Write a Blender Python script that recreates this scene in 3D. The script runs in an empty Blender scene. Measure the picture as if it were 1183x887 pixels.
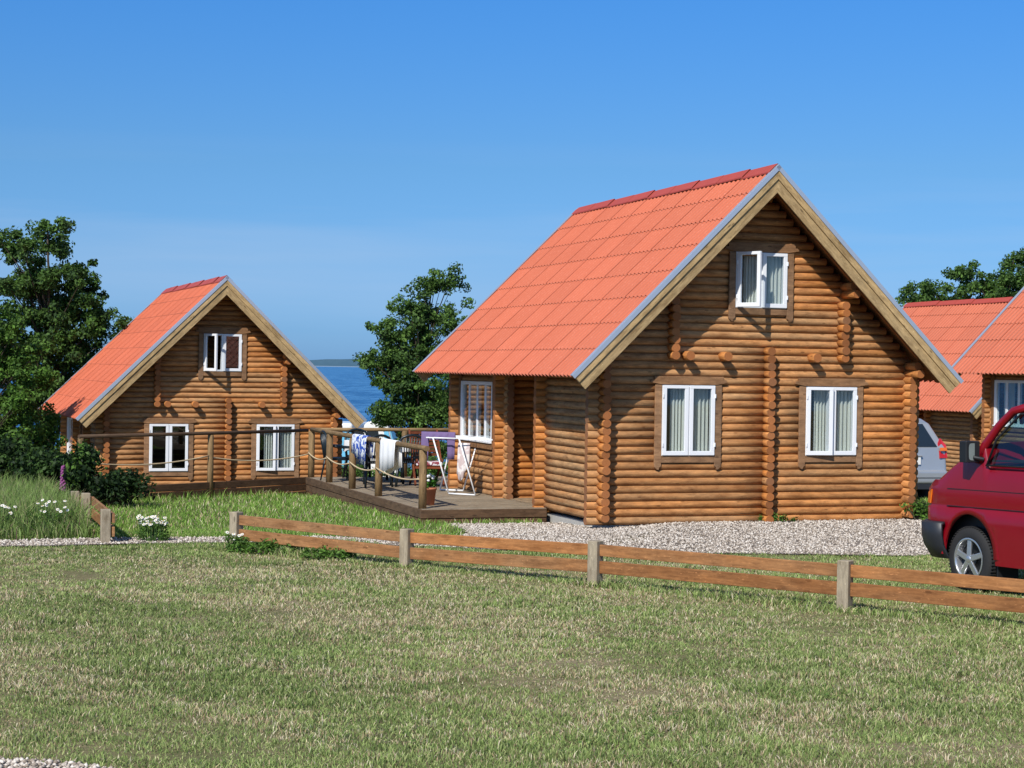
import bpy, math, random
import numpy as np
from mathutils import Vector, Matrix
random.seed(7); RS = np.random.RandomState(11)
scene = bpy.context.scene
COL = scene.collection
R = math.radians

# ------------------------------------------------------------------ helpers
def link(o, parent=None):
    COL.objects.link(o)
    if parent is not None: o.parent = parent
    return o
def tag(o, label=None, cat=None, group=None, kind=None):
    if label: o['label'] = label
    if cat: o['category'] = cat
    if group: o['group'] = group
    if kind: o['kind'] = kind
    return o
def thing(name, label, cat, loc=(0, 0, 0), rz=0, group=None):
    o = bpy.data.objects.new(name, None); o.location = loc; o.rotation_euler = (0, 0, rz); o.empty_display_size = .2
    link(o); return tag(o, label, cat, group)
def copy_tree(o, parent=None, skip=None):
    c = o.copy(); COL.objects.link(c)
    if parent is not None: c.parent = parent
    for ch in list(o.children):
        if skip and skip(ch): continue
        copy_tree(ch, c, skip)
    return c

class MB:
    """collects geometry for one mesh object"""
    def __init__(s): s.v = []; s.f = []; s.m = []; s.uv = []; s.at = []; s.sm = []
    def add(s, vs, fs, m=0, uvs=None, at=(.5, 0, 0), sm=False, ms=None):
        b = len(s.v); s.v.extend([tuple(p) for p in vs])
        for k, f in enumerate(fs):
            s.f.append([b + i for i in f]); s.m.append(ms[k] if ms else m); s.sm.append(sm if not isinstance(sm, list) else sm[k])
            s.uv.extend(uvs[k] if uvs else [(0, 0)] * len(f)); s.at.extend([at] * len(f))
    def box(s, c, d, rot=None, m=0, at=None):
        """centre c, full size d, rot = Matrix 3x3"""
        if at is None: at = (random.random(), 0, random.random())
        hx, hy, hz = d[0] / 2, d[1] / 2, d[2] / 2
        P = [Vector((x, y, z)) for x in (-hx, hx) for y in (-hy, hy) for z in (-hz, hz)]
        L = max(range(3), key=lambda i: d[i]); off = random.random() * 20
        F = [(0, 1, 3, 2), (4, 6, 7, 5), (0, 4, 5, 1), (2, 3, 7, 6), (0, 2, 6, 4), (1, 5, 7, 3)]
        N = [0, 0, 1, 1, 2, 2]; U = []
        for f, n in zip(F, N):
            ax = [i for i in range(3) if i != n]
            if L in ax: a = L; b2 = [i for i in ax if i != L][0]
            else: a, b2 = ax
            U.append([(P[i][a] + off, P[i][b2] + off * .37 + n) for i in f])
        if rot is not None: P = [rot @ p for p in P]
        c = Vector(c); s.add([p + c for p in P], F, m, U, at)
    def bx(s, x0, x1, y0, y1, z0, z1, m=0, at=None):
        s.box(((x0 + x1) / 2, (y0 + y1) / 2, (z0 + z1) / 2), (abs(x1 - x0), abs(y1 - y0), abs(z1 - z0)), None, m, at)
    def beam(s, A, B, w, h, up=(0, 0, 1), m=0, at=None, roll=0):
        A = Vector(A); B = Vector(B); x = (B - A).normalized(); upv = Vector(up)
        y = upv.cross(x).normalized(); z = x.cross(y)
        if roll:
            q = Matrix.Rotation(roll, 3, x); y = q @ y; z = q @ z
        s.box((A + B) / 2, ((B - A).length, w, h), Matrix((x, y, z)).transposed(), m, at)
    def tube(s, pts, rad, n=8, m=0, at=None, caps=True, capm=None, sy=1.0, up=(0, 0, 1), sm=True):
        if at is None: at = (random.random(), 0, random.random())
        pts = [Vector(p) for p in pts]
        if not hasattr(rad, '__len__'): rad = [rad] * len(pts)
        vs = []; off = random.random() * 20; dist = 0; us = []
        prevy = None
        for i, p in enumerate(pts):
            t = (pts[min(i + 1, len(pts) - 1)] - pts[max(i - 1, 0)]).normalized()
            if prevy is None:
                u = Vector(up)
                if abs(t.dot(u)) > .95: u = Vector((1, 0, 0))
                y = u.cross(t).normalized()
            else: y = (prevy - t * prevy.dot(t)).normalized()
            prevy = y; z = t.cross(y)
            if i: dist += (p - pts[i - 1]).length
            us.append(dist + off)
            for k in range(n):
                a = 2 * math.pi * k / n
                vs.append(p + y * (math.cos(a) * rad[i] * sy) + z * (math.sin(a) * rad[i]))
        fs = []; uv = []; ms = []; sms = []
        for i in range(len(pts) - 1):
            for k in range(n):
                k2 = (k + 1) % n; fs.append((i * n + k, i * n + k2, (i + 1) * n + k2, (i + 1) * n + k))
                c0 = k * .4 / n + off; c1 = (k + 1) * .4 / n + off
                uv.append([(us[i], c0), (us[i], c1), (us[i + 1], c1), (us[i + 1], c0)]); ms.append(m); sms.append(sm)
        if caps:
            cm = m if capm is None else capm
            cp = [(math.cos(2 * math.pi * k / n), math.sin(2 * math.pi * k / n)) for k in range(n)]
            fs.append(tuple(range(n))[::-1]); uv.append(cp[::-1]); ms.append(cm); sms.append(False)
            e = (len(pts) - 1) * n
            fs.append(tuple(e + k for k in range(n))); uv.append(cp); ms.append(cm); sms.append(False)
        s.add(vs, fs, 0, uv, at, sms, ms)
    def lathe(s, prof, c, axis='z', n=24, m=0, at=(.5, 0, .5), sm=True):
        vs = []; c = Vector(c)
        for r_, h in prof:
            for k in range(n):
                a = 2 * math.pi * k / n; x, y = r_ * math.cos(a), r_ * math.sin(a)
                vs.append(c + (Vector((x, y, h)) if axis == 'z' else Vector((x, h, y))))
        fs = [(i * n + k, i * n + (k + 1) % n, (i + 1) * n + (k + 1) % n, (i + 1) * n + k) for i in range(len(prof) - 1) for k in range(n)]
        if axis != 'z': fs = [f[::-1] for f in fs]
        uv = [[(vs[i].x, vs[i].z) for i in f] for f in fs]
        s.add(vs, fs, m, uv, at, sm)
    def grid(s, P, m=0, at=(.5, 0, .5), sm=True, flip=False):
        """P[i][j] points"""
        ni, nj = len(P), len(P[0]); vs = [p for r_ in P for p in r_]
        fs = [(i * nj + j, (i + 1) * nj + j, (i + 1) * nj + j + 1, i * nj + j + 1) for i in range(ni - 1) for j in range(nj - 1)]
        if flip: fs = [f[::-1] for f in fs]
        uv = [[(i / nj / 10 if 0 else (k // nj) * .1, (k % nj) * .1) for k in f] for f in fs for i in (0,)]
        s.add(vs, fs, m, uv, at, sm)
    def extrude(s, poly, a0, a1, plane='xz', m=0, at=(.5, 0, .5)):
        """poly of 2D points in plane, extruded along the third axis"""
        def P(p, a): return (p[0], a, p[1]) if plane == 'xz' else ((a, p[0], p[1]) if plane == 'yz' else (p[0], p[1], a))
        n = len(poly); vs = [P(p, a0) for p in poly] + [P(p, a1) for p in poly]
        fs = [tuple(range(n)), tuple(range(2 * n - 1, n - 1, -1))] + [(i, n + i, n + (i + 1) % n, (i + 1) % n) for i in range(n)]
        uv = [[(vs[i][0] if plane != 'yz' else vs[i][1], vs[i][2]) for i in f] for f in fs]
        s.add(vs, fs, m, uv, at)
    def build(s, name, mats, parent=None, bevel=0, seg=2, fix=False):
        me = bpy.data.meshes.new(name); me.from_pydata(s.v, [], s.f)
        mats = mats if isinstance(mats, (list, tuple)) else [mats]
        for q in mats: me.materials.append(q)
        me.polygons.foreach_set('material_index', s.m); me.polygons.foreach_set('use_smooth', s.sm)
        uvl = me.uv_layers.new(name='UVMap'); uvl.data.foreach_set('uv', np.array(s.uv, np.float32).ravel())
        ca = me.color_attributes.new('tint', 'FLOAT_COLOR', 'CORNER')
        a = np.ones((len(s.at), 4), np.float32); a[:, :3] = np.array(s.at, np.float32); ca.data.foreach_set('color', a.ravel())
        if fix:
            import bmesh
            bm = bmesh.new(); bm.from_mesh(me); bmesh.ops.remove_doubles(bm, verts=bm.verts, dist=1e-5)
            bmesh.ops.recalc_face_normals(bm, faces=bm.faces); bm.to_mesh(me); bm.free()
        me.update(); o = bpy.data.objects.new(name, me); link(o, parent)
        if bevel:
            b = o.modifiers.new('bevel', 'BEVEL'); b.width = bevel; b.segments = seg; b.limit_method = 'ANGLE'; b.angle_limit = R(35)
            b.harden_normals = False
        return o

# ------------------------------------------------------------------ materials
def nt(name):
    m = bpy.data.materials.new(name); m.use_nodes = True; t = m.node_tree; b = t.nodes['Principled BSDF']; return m, t, b
def N(t, k, **kw):
    n = t.nodes.new(k)
    for a, v in kw.items():
        if a.startswith('_'): setattr(n, a[1:], v)
        else: n.inputs[a.replace('__', ' ')].default_value = v
    return n
def ramp(t, fac, stops):
    r = t.nodes.new('ShaderNodeValToRGB'); e = r.color_ramp.elements
    while len(e) < len(stops): e.new(.5)
    for q, (p, c) in zip(e, stops): q.position = p; q.color = (*c, 1)
    t.links.new(fac, r.inputs[0]); return r.outputs[0]
def mixc(t, fac, a, b, mode='MIX'):
    n = t.nodes.new('ShaderNodeMix'); n.data_type = 'RGBA'; n.blend_type = mode
    for sk, v in ((n.inputs[0], fac), (n.inputs[6], a), (n.inputs[7], b)):
        if isinstance(v, (int, float)): sk.default_value = v
        elif isinstance(v, tuple): sk.default_value = (*v, 1)
        else: t.links.new(v, sk)
    return n.outputs[2]
def math_(t, op, a, b=0.0):
    n = t.nodes.new('ShaderNodeMath'); n.operation = op
    for sk, v in ((n.inputs[0], a), (n.inputs[1], b)):
        if isinstance(v, (int, float)): sk.default_value = v
        else: t.links.new(v, sk)
    return n.outputs[0]
def noise(t, vec, scale, detail=3, rough=.55):
    n = N(t, 'ShaderNodeTexNoise', Scale=scale, Detail=detail, Roughness=rough)
    if vec is not None: t.links.new(vec, n.inputs['Vector'])
    return n.outputs['Fac']
def bump(t, b, h, strength=.3, dist=.01):
    n = N(t, 'ShaderNodeBump', Strength=strength, Distance=dist); t.links.new(h, n.inputs['Height']); t.links.new(n.outputs[0], b.inputs['Normal'])
def mapping(t, src, sc):
    n = N(t, 'ShaderNodeMapping', Scale=sc); t.links.new(src, n.inputs['Vector']); return n.outputs[0]
def tint(t):
    a = t.nodes.new('ShaderNodeVertexColor'); a.layer_name = 'tint'
    s = t.nodes.new('ShaderNodeSeparateColor'); t.links.new(a.outputs[0], s.inputs[0]); return s.outputs
def plain(name, c, rough=.5, metal=0, var=.08, scale=8, coat=0, spec=.5):
    m, t, b = nt(name); tc = t.nodes.new('ShaderNodeTexCoord')
    n = noise(t, tc.outputs['Object'], scale, 4)
    t.links.new(mixc(t, n, tuple(x * (1 - var) for x in c), tuple(min(1, x * (1 + var)) for x in c)), b.inputs['Base Color'])
    b.inputs['Roughness'].default_value = rough; b.inputs['Metallic'].default_value = metal
    b.inputs['Coat Weight'].default_value = coat; b.inputs['Specular IOR Level'].default_value = spec
    return m
def wood(name, dark, light, grey=(.2, .15, .1), rough=.75, streak=14, knots=True, bumpd=.004, fresh=None):
    """grain along UV x; tint.r random tone, tint.g weathering, tint.b offset"""
    m, t, b = nt(name); uv = t.nodes.new('ShaderNodeUVMap'); tr = tint(t)
    cmb = t.nodes.new('ShaderNodeCombineXYZ'); t.links.new(math_(t, 'MULTIPLY', tr[2], 31.0), cmb.inputs[2])
    va = t.nodes.new('ShaderNodeVectorMath'); va.operation = 'ADD'; t.links.new(uv.outputs[0], va.inputs[0]); t.links.new(cmb.outputs[0], va.inputs[1])
    g1 = noise(t, mapping(t, va.outputs[0], (1.6, streak * 2.2, 1)), 2.0, 5, .65)
    g2 = noise(t, mapping(t, va.outputs[0], (.9, 3.0, 1)), 1.6, 3)
    c = ramp(t, g1, [(.28, dark), (.55, tuple((a + q) / 2 for a, q in zip(dark, light))), (.75, light)])
    c = mixc(t, math_(t, 'MULTIPLY', g2, .45), c, tuple(x * .55 for x in dark))
    tone = math_(t, 'MULTIPLY_ADD', tr[0], .62); tone.node.inputs[2].default_value = .70
    c = mixc(t, 1.0, c, tone, 'MULTIPLY')
    wf = math_(t, 'MULTIPLY', tr[1], math_(t, 'ADD', g2, .45)); wf.node.use_clamp = True
    gg = mixc(t, g1, tuple(x * .6 for x in grey), tuple(x * 1.35 for x in grey))
    c = mixc(t, wf, c, gg)
    if knots:
        v = N(t, 'ShaderNodeTexVoronoi', Scale=1.0); t.links.new(mapping(t, va.outputs[0], (3.2, 9, 1)), v.inputs['Vector'])
        kf = ramp(t, v.outputs['Distance'], [(.0, (1, 1, 1)), (.09, (.8, .8, .8)), (.14, (0, 0, 0))])
        c = mixc(t, math_(t, 'MULTIPLY', kf, .7), c, tuple(x * .28 for x in dark))
    md = noise(t, mapping(t, va.outputs[0], (2.4, 7, 1)), 2.0, 4, .7)
    c = mixc(t, 1.0, c, ramp(t, md, [(.32, (.62, .58, .54)), (.5, (.95, .95, .95)), (.68, (1.22, 1.2, 1.16))]), 'MULTIPLY')
    sp_ = noise(t, mapping(t, va.outputs[0], (9, 26, 1)), 3.0, 2, .5)
    c = mixc(t, math_(t, 'MULTIPLY', ramp(t, sp_, [(.66, (0, 0, 0)), (.74, (1, 1, 1))]), .35), c, tuple(min(1, x * 1.7 + .08) for x in light))
    st_ = noise(t, mapping(t, va.outputs[0], (.5, 1.2, 1)), 3.0, 4, .6)
    c = mixc(t, math_(t, 'MULTIPLY', ramp(t, st_, [(.5, (0, 0, 0)), (.72, (1, 1, 1))]), .55), c, tuple(x * .62 for x in dark))
    t.links.new(c, b.inputs['Base Color']); b.inputs['Roughness'].default_value = rough; b.inputs['Specular IOR Level'].default_value = .3
    bump(t, b, g1, .5, bumpd); return m

M = {}
M['log'] = wood('log_wood', (.35, .115, .022), (.74, .31, .083), grey=(.42, .255, .125), streak=12, bumpd=.006)
# sawn log ends
m, t, b = nt('log_end'); uv = t.nodes.new('ShaderNodeUVMap'); tr = tint(t)
ln = t.nodes.new('ShaderNodeVectorMath'); ln.operation = 'LENGTH'; t.links.new(uv.outputs[0], ln.inputs[0])
nn = noise(t, uv.outputs[0], 3.0, 3); rr = math_(t, 'SINE', math_(t, 'ADD', math_(t, 'MULTIPLY', ln.outputs['Value'], 24.0), math_(t, 'MULTIPLY', nn, 7.0)))
c = mixc(t, math_(t, 'MULTIPLY_ADD', rr, .3), (.50, .18, .045), (.24, .07, .016)); c.node.inputs[0].links[0].from_node.inputs[2].default_value = .5
tone = math_(t, 'MULTIPLY_ADD', tr[0], .7); tone.node.inputs[2].default_value = .55
c = mixc(t, 1.0, c, tone, 'MULTIPLY'); c = mixc(t, math_(t, 'MULTIPLY', tr[1], .6), c, (.2, .13, .08))
t.links.new(c, b.inputs['Base Color']); b.inputs['Roughness'].default_value = .8; M['end'] = m
M['barge'] = wood('barge_board_wood', (.30, .185, .07), (.64, .44, .205), grey=(.46, .34, .19), streak=10)
M['trimwood'] = wood('window_trim_wood', (.23, .11, .045), (.40, .21, .095), grey=(.3, .21, .14), streak=12)
M['soffit'] = wood('soffit_wood', (.25, .09, .025), (.42, .17, .05), streak=10)
M['deck'] = wood('deck_board_wood', (.20, .14, .085), (.38, .29, .19), grey=(.33, .275, .20), streak=10)
M['fascia'] = wood('deck_fascia_wood', (.075, .038, .018), (.17, .09, .045), grey=(.14, .10, .065), streak=9)
M['rail'] = wood('rail_post_wood', (.17, .105, .045), (.33, .22, .11), grey=(.26, .21, .15), streak=9)
M['fenceboard'] = wood('fence_board_wood', (.28, .095, .02), (.55, .215, .06), grey=(.33, .22, .12), streak=11)
M['fencepost'] = wood('fence_post_wood', (.19, .14, .085), (.46, .38, .26), grey=(.38, .32, .23), streak=16)
M['redwood'] = wood('lounger_wood', (.15, .035, .012), (.28, .08, .03), streak=10)
M['white'] = plain('white_paint', (.80, .81, .83), .35, var=.03)
M['silver'] = plain('metal_trim', (.55, .60, .68), .35, .55, .06)
M['concrete'] = plain('concrete', (.42, .41, .38), .9, var=.25, scale=14)
M['darkint'] = plain('dark_interior', (.03, .025, .02), .9)
M['black'] = plain('black_plastic', (.012, .013, .015), .5)
M['bumper'] = plain('bumper_plastic', (.022, .024, .03), .48, var=.2)
M['rubber'] = plain('tyre_rubber', (.018, .018, .019), .85, var=.3, scale=30)
M['alloy'] = plain('alloy', (.62, .63, .65), .28, .8, .05)
M['redpaint'] = plain('red_car_paint', (.22, .002, .009), .32, 0, .10, 3, coat=.35)
M['silverpaint'] = plain('silver_car_paint', (.36, .39, .43), .3, .35, .04, 3, coat=.8)
M['whitepaint'] = plain('white_car_paint', (.8, .8, .8), .3, coat=.4)
M['bluepaint'] = plain('light_blue_paint', (.16, .5, .75), .35, coat=.3)
M['lampred'] = plain('lamp_red', (.5, .01, .01), .2, coat=1)
M['lamporange'] = plain('lamp_orange', (.75, .16, .01), .2, coat=1)
M['lampclear'] = plain('lamp_clear', (.7, .72, .74), .12, .3, coat=1)
M['mirror'] = plain('mirror_glass', (.25, .29, .28), .12, .2)
M['plate'] = plain('plate_white', (.78, .78, .76), .4)
M['greenplastic'] = plain('chair_plastic', (.008, .016, .022), .38)
M['whitecloth'] = plain('white_cloth', (.82, .82, .82), .9)
M['terracotta'] = plain('terracotta', (.45, .16, .08), .8, var=.25)
M['rope'] = plain('rope', (.52, .40, .24), .95, var=.3, scale=60)
M['seat'] = plain('seat_fabric', (.035, .06, .09), .9, var=.3, scale=20)
M['whitemetal'] = plain('white_enamel', (.82, .84, .86), .3)
M['petal'] = plain('petal', (.72, .72, .70), .8)
M['yolk'] = plain('flower_centre', (.7, .45, .03), .8)
M['purpleflower'] = plain('purple_flower', (.25, .06, .20), .9, var=.4)

def cloth(name, c1, c2, sc, kind='noise'):
    m, t, b = nt(name); tc = t.nodes.new('ShaderNodeTexCoord')
    f = noise(t, tc.outputs['Object'], sc, 1.5)
    cc = ramp(t, f, [(.47, c1), (.53, c2)]); t.links.new(cc, b.inputs['Base Color']); b.inputs['Roughness'].default_value = .95
    return m
M['bluetowel'] = cloth('blue_white_towel', (.75, .78, .82), (.02, .08, .42), 13)
M['purple'] = plain('purple_cloth', (.16, .11, .235), .95, var=.15)
M['beigecloth'] = cloth('striped_cloth', (.55, .45, .44), (.72, .68, .66), 9)
M['redcloth'] = cloth('patterned_cushion', (.75, .75, .78), (.25, .05, .07), 12)
m, t, b = nt('curtain_cloth'); b.inputs['Base Color'].default_value = (.82, .82, .74, 1); b.inputs['Roughness'].default_value = .95
tl = N(t, 'ShaderNodeBsdfTranslucent'); tl.inputs[0].default_value = (.7, .7, .6, 1); mx = N(t, 'ShaderNodeMixShader', Fac=.2)
t.links.new(b.outputs[0], mx.inputs[1]); t.links.new(tl.outputs[0], mx.inputs[2]); t.links.new(mx.outputs[0], t.nodes['Material Output'].inputs[0]); M['curtain'] = m
def glass(name, tintc, refl=.08):
    m = bpy.data.materials.new(name); m.use_nodes = True; t = m.node_tree; t.nodes.clear()
    o = t.nodes.new('ShaderNodeOutputMaterial'); tr = N(t, 'ShaderNodeBsdfTransparent'); tr.inputs[0].default_value = (*tintc, 1)
    g = N(t, 'ShaderNodeBsdfGlossy', Roughness=.02); g.inputs[0].default_value = (1, 1, 1, 1)
    fr = N(t, 'ShaderNodeLayerWeight', Blend=.5); mx = t.nodes.new('ShaderNodeMixShader')
    f = math_(t, 'MULTIPLY_ADD', math_(t, 'POWER', fr.outputs['Facing'], 4.0), .8); f.node.inputs[2].default_value = refl; f.node.use_clamp = True
    t.links.new(f, mx.inputs[0]); t.links.new(tr.outputs[0], mx.inputs[1]); t.links.new(g.outputs[0], mx.inputs[2]); t.links.new(mx.outputs[0], o.inputs[0]); return m
M['glass'] = glass('window_glass', (.90, .93, .94), .06)
M['carglass'] = glass('car_glass', (.50, .66, .66), .07)
M['darkglass'] = plain('tinted_glass', (.012, .02, .03), .08, coat=1)
# roof sheets
m, t, b = nt('red_roof_sheet'); tr = tint(t); tc = t.nodes.new('ShaderNodeTexCoord')
n1 = noise(t, tc.outputs['Object'], 1.3, 4); n2 = noise(t, tc.outputs['Object'], 40, 3, .7)
c = mixc(t, n1, (.43, .092, .038), (.52, .125, .058)); c = mixc(t, math_(t, 'MULTIPLY', ramp(t, n2, [(.55, (0, 0, 0)), (.75, (1, 1, 1))]), .3), c, (.85, .36, .26))
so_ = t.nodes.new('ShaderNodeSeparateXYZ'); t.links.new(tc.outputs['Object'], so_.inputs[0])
trough_shade = math_(t, 'COSINE', math_(t, 'MULTIPLY', math_(t, 'ADD', so_.outputs[1], .58), 2 * math.pi / .145))  # shade of the corrugation troughs, painted into the sheet colour
trough_shade = math_(t, 'MULTIPLY_ADD', trough_shade, .30); trough_shade.node.inputs[2].default_value = .84; c = mixc(t, 1.0, c, trough_shade, 'MULTIPLY')
tone = math_(t, 'MULTIPLY_ADD', tr[0], .10); tone.node.inputs[2].default_value = .98; c = mixc(t, 1.0, c, tone, 'MULTIPLY')
c = mixc(t, tr[1], c, (.16, .03, .02))
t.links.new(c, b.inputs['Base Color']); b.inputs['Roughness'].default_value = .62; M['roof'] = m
M['ridge'] = plain('ridge_cap_red', (.43, .066, .042), .55, var=.12, scale=4)
# gravel
m, t, b = nt('gravel'); tc = t.nodes.new('ShaderNodeTexCoord')
v = N(t, 'ShaderNodeTexVoronoi', Scale=34.0); t.links.new(tc.outputs['Object'], v.inputs['Vector'])
s_ = t.nodes.new('ShaderNodeSeparateColor'); t.links.new(v.outputs['Color'], s_.inputs[0])
c = ramp(t, s_.outputs[0], [(.0, (.20, .16, .13)), (.25, (.40, .33, .28)), (.6, (.55, .48, .42)), (1, (.80, .74, .68))])
e_ = ramp(t, v.outputs['Distance'], [(.25, (1, 1, 1)), (.62, (.25, .22, .19))]); c = mixc(t, 1.0, c, e_, 'MULTIPLY')
n = noise(t, tc.outputs['Object'], .9, 3); c = mixc(t, math_(t, 'MULTIPLY', n, .25), c, (.3, .25, .19))
t.links.new(c, b.inputs['Base Color']); b.inputs['Roughness'].default_value = .95; bump(t, b, math_(t, 'SUBTRACT', 1.0, v.outputs['Distance']), 1.0, .03); M['gravel'] = m
m, t, b = nt('pebble'); tr = tint(t)
c = ramp(t, tr[0], [(.0, (.20, .16, .12)), (.3, (.38, .32, .26)), (.65, (.53, .46, .39)), (1, (.74, .68, .60))]); t.links.new(c, b.inputs['Base Color']); b.inputs['Roughness'].default_value = .9; M['pebble'] = m
# ground under the grass
m, t, b = nt('ground_soil'); tc = t.nodes.new('ShaderNodeTexCoord')
n1 = noise(t, mapping(t, tc.outputs['Object'], (.35, .8, 1)), 1.0, 5, .6); n2 = noise(t, tc.outputs['Object'], 22, 4, .7)
c = ramp(t, n1, [(.3, (.15, .155, .065)), (.5, (.24, .205, .11)), (.7, (.36, .28, .19))])
c = mixc(t, .65, c, ramp(t, n2, [(.3, (.35, .35, .35)), (.7, (1, 1, 1))]), 'MULTIPLY')
t.links.new(c, b.inputs['Base Color']); b.inputs['Roughness'].default_value = 1; b.inputs['Specular IOR Level'].default_value = .1; bump(t, b, n2, .6, .03); M['ground'] = m
# foliage / blades coloured by tint directly
def leafmat(name, trans=.3, gloss=.5, spec=.35):
    m, t, b = nt(name); a = t.nodes.new('ShaderNodeVertexColor'); a.layer_name = 'tint'
    t.links.new(a.outputs[0], b.inputs['Base Color']); b.inputs['Roughness'].default_value = gloss; b.inputs['Specular IOR Level'].default_value = spec
    tl = N(t, 'ShaderNodeBsdfTranslucent'); t.links.new(a.outputs[0], tl.inputs[0]); mx = N(t, 'ShaderNodeMixShader', Fac=trans)
    t.links.new(b.outputs[0], mx.inputs[1]); t.links.new(tl.outputs[0], mx.inputs[2]); t.links.new(mx.outputs[0], t.nodes['Material Output'].inputs[0]); return m
M['leaf'] = leafmat('leaves', .32, .6, .2)
M['blade'] = leafmat('grass_blades', .3, .6, .2)
M['bark'] = wood('bark', (.05, .038, .026), (.13, .10, .07), streak=8, knots=False)

# ------------------------------------------------------------------ terrain
def ss(a, b_, x):
    t_ = np.clip((np.asarray(x, float) - a) / (b_ - a), 0, 1); return t_ * t_ * (3 - 2 * t_)
def tz(x, y):
    x = np.asarray(x, float); y = np.asarray(y, float)
    yy = y - 9 * ss(.5, 5, x)
    z = np.interp(yy, [-100, 22.3, 26.5, 33, 38, 57, 80, 100, 200], [0, 0, -.12, -.22, -1.1, -2.3, -3.4, -6, -9])
    return z
def tz1(x, y): return float(tz(x, y))
xs = np.unique(np.concatenate([np.linspace(-300, -30, 14), np.linspace(-30, 30, 121), np.linspace(30, 300, 14)]))
ys = np.unique(np.concatenate([np.linspace(-40, 5, 12), np.linspace(5, 60, 111), np.linspace(60, 120, 31)]))
X, Y = np.meshgrid(xs, ys); Z = tz(X, Y) + .012 * np.sin(X * 1.3 + 1) * np.sin(Y * 1.1) * (Y < 26)
vs = np.stack([X, Y, Z], -1).reshape(-1, 3); nx = len(xs)
fs = [(j * nx + i, j * nx + i + 1, (j + 1) * nx + i + 1, (j + 1) * nx + i) for j in range(len(ys) - 1) for i in range(nx - 1)]
me = bpy.data.meshes.new('ground'); me.from_pydata(vs.tolist(), [], fs); me.materials.append(M['ground']); me.polygons.foreach_set('use_smooth', [True] * len(fs))
tag(link(bpy.data.objects.new('ground', me)), kind='structure')

# gravel areas (polygons), lifted above the ground
GR = [[(-.92, 26.3), (6.35, 29.2), (6.6, 26.5), (5.9, 22.6), (4.9, 21.6), (3.0, 21.6), (1.0, 21.3), (-.4, 21.7), (-1.3, 21.9), (-2.2, 22.35), (-3.25, 22.0), (-4.6, 21.6), (-6.3, 20.9), (-8.2, 20.3), (-8.3, 21.0), (-6.6, 21.6), (-4.75, 22.35), (-3.5, 22.75), (-2.4, 23.2), (-1.5, 22.9), (-.75, 23.3), (-.55, 24.2)],
      [(-3.3, 9.0), (-3.3, 9.72), (-2.75, 9.86), (-2.35, 9.76), (-2.0, 9.55), (-1.6, 9.0)]]
def wob(poly, amp, step=.12):
    out = []; n = len(poly)
    for i in range(n):
        a = Vector(poly[i]); b_ = Vector(poly[(i + 1) % n]); k = max(1, int((b_ - a).length / step))
        for j in range(k):
            p = a.lerp(b_, j / k); out.append((p.x + random.uniform(-amp, amp), p.y + random.uniform(-amp, amp)))
    return out
def inpoly(px, py, poly):
    r_ = np.zeros(px.shape, bool); n = len(poly); j = n - 1
    for i in range(n):
        xi, yi = poly[i]; xj, yj = poly[j]
        c_ = ((yi > py) != (yj > py)) & (px < (xj - xi) * (py - yi) / (yj - yi + 1e-12) + xi); r_ ^= c_; j = i
    return r_
import bmesh
for k, poly in enumerate(GR):
    wp = wob(poly, .06); bm = bmesh.new(); f = bm.faces.new([bm.verts.new((x, y, 0)) for x, y in wp])
    if f.normal.z < 0: f.normal_flip()
    bmesh.ops.triangulate(bm, faces=bm.faces); me = bpy.data.meshes.new('gravel')
    bmesh.ops.subdivide_edges(bm, edges=[e for e in bm.edges if e.calc_length() > 1.2], cuts=2)
    for v_ in bm.verts: v_.co.z = tz1(v_.co.x, v_.co.y) + .02
    bmesh.ops.recalc_face_normals(bm, faces=bm.faces); bm.to_mesh(me); bm.free(); me.materials.append(M['gravel'])
    o = link(bpy.data.objects.new('gravel', me)); tag(o, kind='structure')
# loose pebbles on the gravel
def np_mesh(name, V, F, mat, cols=None, smooth=False, parent=None):
    """V (n,3), F (m,k) k const, cols per vertex (n,3)"""
    me = bpy.data.meshes.new(name); n, m_, k = len(V), len(F), F.shape[1]
    me.vertices.add(n); me.vertices.foreach_set('co', V.astype(np.float32).ravel())
    me.loops.add(m_ * k); me.loops.foreach_set('vertex_index', F.astype(np.int32).ravel())
    me.polygons.add(m_); me.polygons.foreach_set('loop_start', np.arange(0, m_ * k, k, dtype=np.int32))
    if smooth: me.polygons.foreach_set('use_smooth', np.ones(m_, bool))
    me.materials.append(mat)
    if cols is not None:
        ca = me.color_attributes.new('tint', 'FLOAT_COLOR', 'POINT'); a = np.ones((n, 4), np.float32); a[:, :3] = cols; ca.data.foreach_set('color', a.ravel())
    me.update(calc_edges=True); me.validate(); o = bpy.data.objects.new(name, me); return link(o, parent)
pts = []
for poly, cnt in ((GR[0], 42000), (GR[1], 1500)):
    xy = np.array(poly); lo, hi = xy.min(0) - .1, xy.max(0) + .1
    p = RS.uniform(lo, hi, (cnt * 2, 2)); p = p[inpoly(p[:, 0], p[:, 1], poly)][:cnt]; pts.append(p)
P = np.concatenate(pts); n = len(P); oct_ = np.array([(1, 0, 0), (0, 1, 0), (-1, 0, 0), (0, -1, 0), (0, 0, 1), (0, 0, -1)], float)
r_ = RS.uniform(.010, .022, (n, 1, 1)) * RS.uniform(.7, 1.2, (n, 1, 3)) * np.array([1, 1, .7])
ang = RS.uniform(0, 6.3, n); ca_, sa_ = np.cos(ang), np.sin(ang); Vv = oct_[None] * (1 + RS.uniform(-.25, .25, (n, 6, 1))) * r_
Vr = np.stack([Vv[..., 0] * ca_[:, None] - Vv[..., 1] * sa_[:, None], Vv[..., 0] * sa_[:, None] + Vv[..., 1] * ca_[:, None], Vv[..., 2]], -1)
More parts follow.
